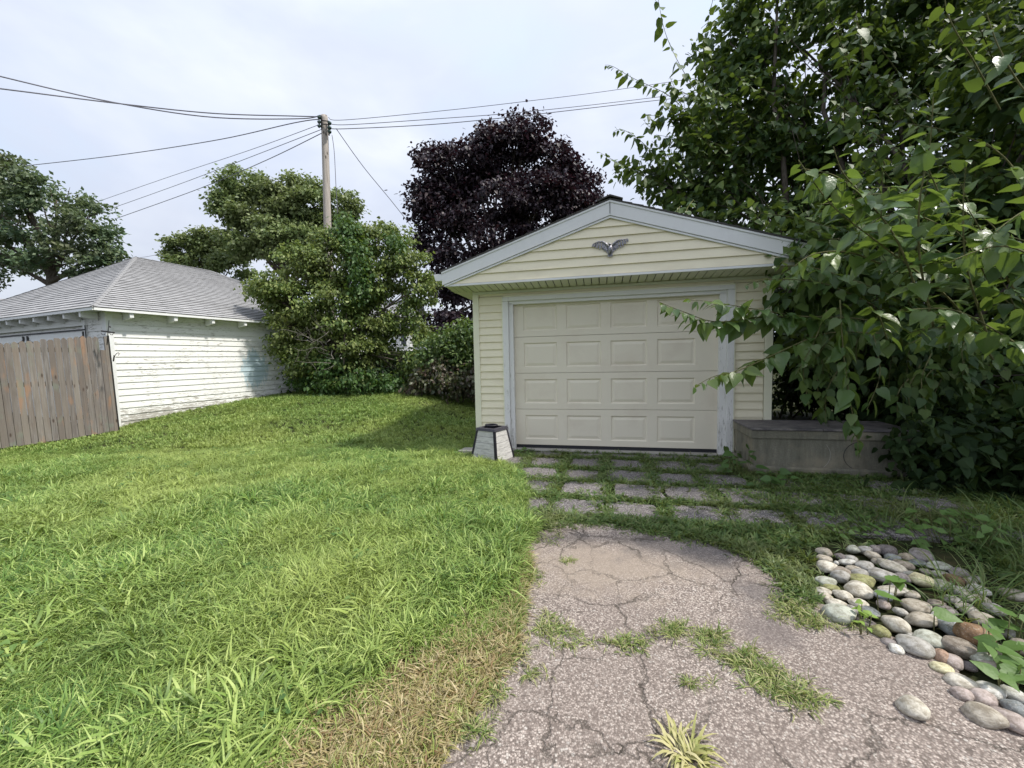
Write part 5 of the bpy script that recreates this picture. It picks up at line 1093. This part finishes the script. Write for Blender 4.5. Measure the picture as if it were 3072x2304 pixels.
ST = [(390,240,105,60,-15,'tan'),(385,285,110,50,5,'tan'),(395,335,135,80,0,'cream'),(485,270,75,45,0,'dark'),(560,285,85,55,10,'grey'),(575,225,80,70,50,'green'),(655,230,85,62,0,'grey'),(720,225,80,55,10,'purple'),(810,235,120,75,0,'dark'),(705,265,100,60,0,'tan'),(830,278,100,60,0,'slate'),(925,275,85,60,5,'buff'),(1025,265,140,90,30,'purple'),(1000,312,110,50,5,'slate'),
(535,308,115,45,0,'white'),(462,308,35,42,0,'white'),(660,335,115,65,0,'grey'),(730,305,65,45,10,'tan'),(570,350,110,50,0,'tan'),(830,335,180,75,35,'cream'),(905,325,130,70,30,'brown'),(490,370,130,62,5,'brown'),(495,410,110,90,0,'grey'),(620,390,130,70,0,'grey'),(635,435,170,90,10,'moss'),(775,405,190,100,25,'grey'),(900,410,110,70,50,'purple'),(955,395,90,60,10,'grey'),(1060,370,75,45,0,'tan'),(1145,335,150,65,10,'green'),(1150,390,110,50,0,'grey'),(1275,380,130,60,5,'purple'),(1250,430,120,75,10,'rust'),(1030,430,150,90,30,'yellow'),(1160,460,150,80,20,'green'),(1340,440,90,55,0,'tan'),(1385,420,80,50,0,'grey'),(1405,495,130,75,15,'white'),(1280,505,110,70,10,'grey'),(1335,545,100,60,0,'cream'),
(400,440,140,65,5,'green'),(430,480,130,50,0,'moss'),(375,500,110,58,0,'cream'),(395,545,95,65,0,'tan'),(510,530,120,80,0,'cream'),(620,495,165,105,20,'cream'),(830,500,180,60,10,'cream'),(780,530,140,65,20,'blue'),(875,465,110,55,0,'grey'),(960,525,110,55,0,'tan'),(460,580,140,65,5,'cream'),(605,580,130,65,5,'cream'),(570,622,80,60,20,'grey'),(685,640,120,72,10,'white'),(490,665,190,120,0,'green'),(775,590,90,60,0,'pink'),(1000,605,180,80,10,'tan'),(890,640,90,60,0,'grey'),(650,705,150,65,0,'dark'),(750,770,120,90,0,'moss'),(868,730,160,125,0,'cream'),(1030,695,180,100,20,'tan'),(1100,690,130,60,10,'cream'),(1155,665,130,55,5,'white'),(1235,745,140,125,0,'blue'),(1385,800,210,190,0,'rust'),
(815,840,125,60,20,'purple'),(860,885,95,70,35,'white'),(990,872,220,130,15,'grey'),(1085,820,190,100,10,'green'),(1275,880,200,130,35,'brown'),(1165,940,110,90,0,'orange'),(1235,968,130,90,10,'pink'),(1165,1015,150,70,10,'yellow'),(1285,1100,200,100,15,'cream'),(1440,960,160,110,10,'green'),(1520,1020,160,110,0,'pink'),(1610,1000,120,80,0,'white'),(1305,1195,120,95,0,'pink'),(1435,1215,170,100,15,'pink'),(1490,1165,160,100,25,'white'),(1640,1190,160,90,15,'white'),(1440,1325,250,140,20,'tan'),(1650,1285,160,110,10,'slate'),(1620,1365,220,140,20,'pink'),(982,1280,190,140,25,'cream'),(1640,530,150,80,10,'tan'),(1700,880,140,100,0,'brown'),(1420,560,120,70,10,'tan'),(1230,560,120,65,5,'grey'),(1120,580,110,60,0,'brown'),(1500,620,130,80,10,'grey'),(1330,620,130,70,5,'cream'),(1200,630,110,60,0,'purple'),(1440,700,140,90,10,'tan'),(1560,760,140,90,0,'grey'),(940,790,80,60,0,'grey'),(1340,1000,90,60,0,'dark'),(1560,900,130,90,0,'tan'),(1720,1080,140,100,0,'cream')]
# describe each stone by its row (counted from the garage end) and its rank in that row
order = sorted(range(len(ST)), key=lambda i: ST[i][1]+.25*0); rowsz = 10; ORD = ['leftmost', 'second from left', 'third from left', 'fourth from left', 'fifth from left', 'sixth from left', 'sixth from right', 'fifth from right', 'fourth from right', 'third from right', 'second from right', 'rightmost']
RN = ['first', 'second', 'third', 'fourth', 'fifth', 'sixth', 'seventh', 'eighth', 'ninth', 'tenth']
lab = {}
for r_ in range(0, len(order), rowsz):
    ids = sorted(order[r_:r_+rowsz], key=lambda i: ST[i][0]); n_ = len(ids)
    for k, i in enumerate(ids):
        o_ = ORD[k] if k < n_/2 else ORD[len(ORD)-(n_-k)]
        w_, h_ = ST[i][2], ST[i][3]; sz = 'big' if w_ > 165 else ('small' if w_ < 95 else 'medium'); shp = 'long' if w_/h_ > 1.9 else ('round' if w_/h_ < 1.35 else 'oval')
        lab[i] = f'{sz} {shp} {WORD[ST[i][5]]} stone, {o_} in {RN[r_//rowsz]} row of pile from garage'
spec_lab = {ST.index(next(s for s in ST if s[:2] == (982, 1280))): 'lone cream stone lying on the asphalt away from the stone pile',
            ST.index(next(s for s in ST if s[:2] == (1440, 1325))): 'large tan and slate stone at the near bottom edge of the stone pile',
            ST.index(next(s for s in ST if s[:2] == (490, 665))): 'large blocky greenish stone at the left corner of the stone pile',
            ST.index(next(s for s in ST if s[:2] == (1385, 800))): 'biggest rust brown boulder at the right side of the stone pile'}
lab.update(spec_lab)
for i, (cx, cy, w_, h_, ang, col) in enumerate(ST):
    px, py = 2300+cx*.4544, 1550+cy*.4544; ww, hh = w_*.4544, h_*.4544
    p = gnd(px, py+hh*.30); Y = p[1]; a = ww/2*Y/FPX*.98; b = hh/2*Y/FPX*1.22; b = min(b, a*1.05); c_ = b*.74; b2 = min(a*1.0, b*1.25)
    o = bpy.data.objects.new('river_stone', SM[i % 8]); COL.objects.link(o)
    o.location = (p[0], p[1]+c_*.25, c_*.80 + (0.004 if i % 2 else 0)); o.scale = (a, b2, c_); o.rotation_euler = (rng.normal()*.08, rng.normal()*.08, -R(ang)*1.5 + (0 if i % 2 else math.pi))
    col = PAL[col]; k_ = rng.uniform(.88, 1.12); o.color = (col[0]*k_, col[1]*k_, col[2]*k_, 1); tag(o, lab[i], 'stone', 'river stones piled along the driveway')

# ================================================================== BROADLEAF WEEDS
def weed(name, label, cat, px, py, rx, ry, n, size, mat, h=(.02, .16), droop=.1):
    c0 = gnd(px, py); th_ = thing(name, c0, label, cat); P = []; mb = MB()
    for _ in range(n):
        q = gnd(px+rng.uniform(-1, 1)*rx, py+rng.uniform(-1, 1)*ry); q[2] = rng.uniform(*h); P.append(q); mb.tube([np.array([c0[0]*.3+q[0]*.7, c0[1]*.3+q[1]*.7, 0]), q], [.003, .002], 4)
    build(mb, 'stems', green_twig_m, th_, True); P = np.array(P); D = norm(rng.normal(size=P.shape)*[1, 1, .2]+[0, -.3, -droop]); Nn = norm(rng.normal(size=P.shape)*.25+[0, -.35, 1])
    me_tpl = LEAF_HI
    for k in range(n):
        V = leaf_arrays(me_tpl, P[k:k+1], D[k:k+1], Nn[k:k+1], np.array([size*rng.uniform(.7, 1.2)]))-base_of(th_)
        me = bpy.data.meshes.new('leaf'); me.from_pydata([tuple(v) for v in V], [], me_tpl[1]); me.update(); me.shade_smooth(); link('leaf', me, mat, th_)
weed('heart_leaf_vine', 'green heart leaved vine creeping at the near corner of the concrete box', 'vine', 2215, 1410, 55, 28, 22, .11, vine_m, (.06, .26))
weed('heart_leaf_vine', 'green heart leaved vine trailing along the foot of the concrete box', 'vine', 2320, 1455, 65, 16, 14, .10, vine_m, (.04, .12))
weed('broad_leaf_weed', 'two round green leaves sprouting between the stones of the pile', 'weed', 2650, 1830, 45, 25, 4, .09, weed_m, (.12, .18))
weed('broad_leaf_weed', 'single round green leaf over the lower part of the stone pile', 'weed', 2805, 1905, 14, 10, 1, .085, weed_m, (.10, .14))
weed('broad_leaf_weed', 'large pale green broad leaves over the far right stones', 'weed', 3010, 1960, 60, 60, 14, .085, weed_m, (.06, .14))
weed('broad_leaf_weed', 'crinkled broad green leaves at the right edge below the pale ones', 'weed', 3030, 2060, 45, 40, 8, .085, weed_m, (.05, .10))
weed('lime_weed', 'small lime green weed with toothed leaves at the front of the stones', 'weed', 2592, 1890, 22, 35, 14, .035, lime_m, (.03, .11))
weed('broad_leaf_weed', 'leafy weed patch in the shade in front of the hedge', 'weed', 2850, 1620, 150, 50, 50, .07, weed_m, (.03, .2))
weed('broad_leaf_weed', 'low clover like weeds above the left stones', 'weed', 2560, 1590, 90, 35, 40, .05, weed_m, (.02, .06))
weed('ragged_weed', 'small leafy weed at the foot of the fence end', 'weed', 370, 1285, 30, 12, 26, .09, vine_m, (.2, .42))
weed('dandelion_weed', 'small pale weed at the left foot of the garage door', 'weed', 1575, 1362, 25, 6, 12, .06, weed_m, (.03, .09))
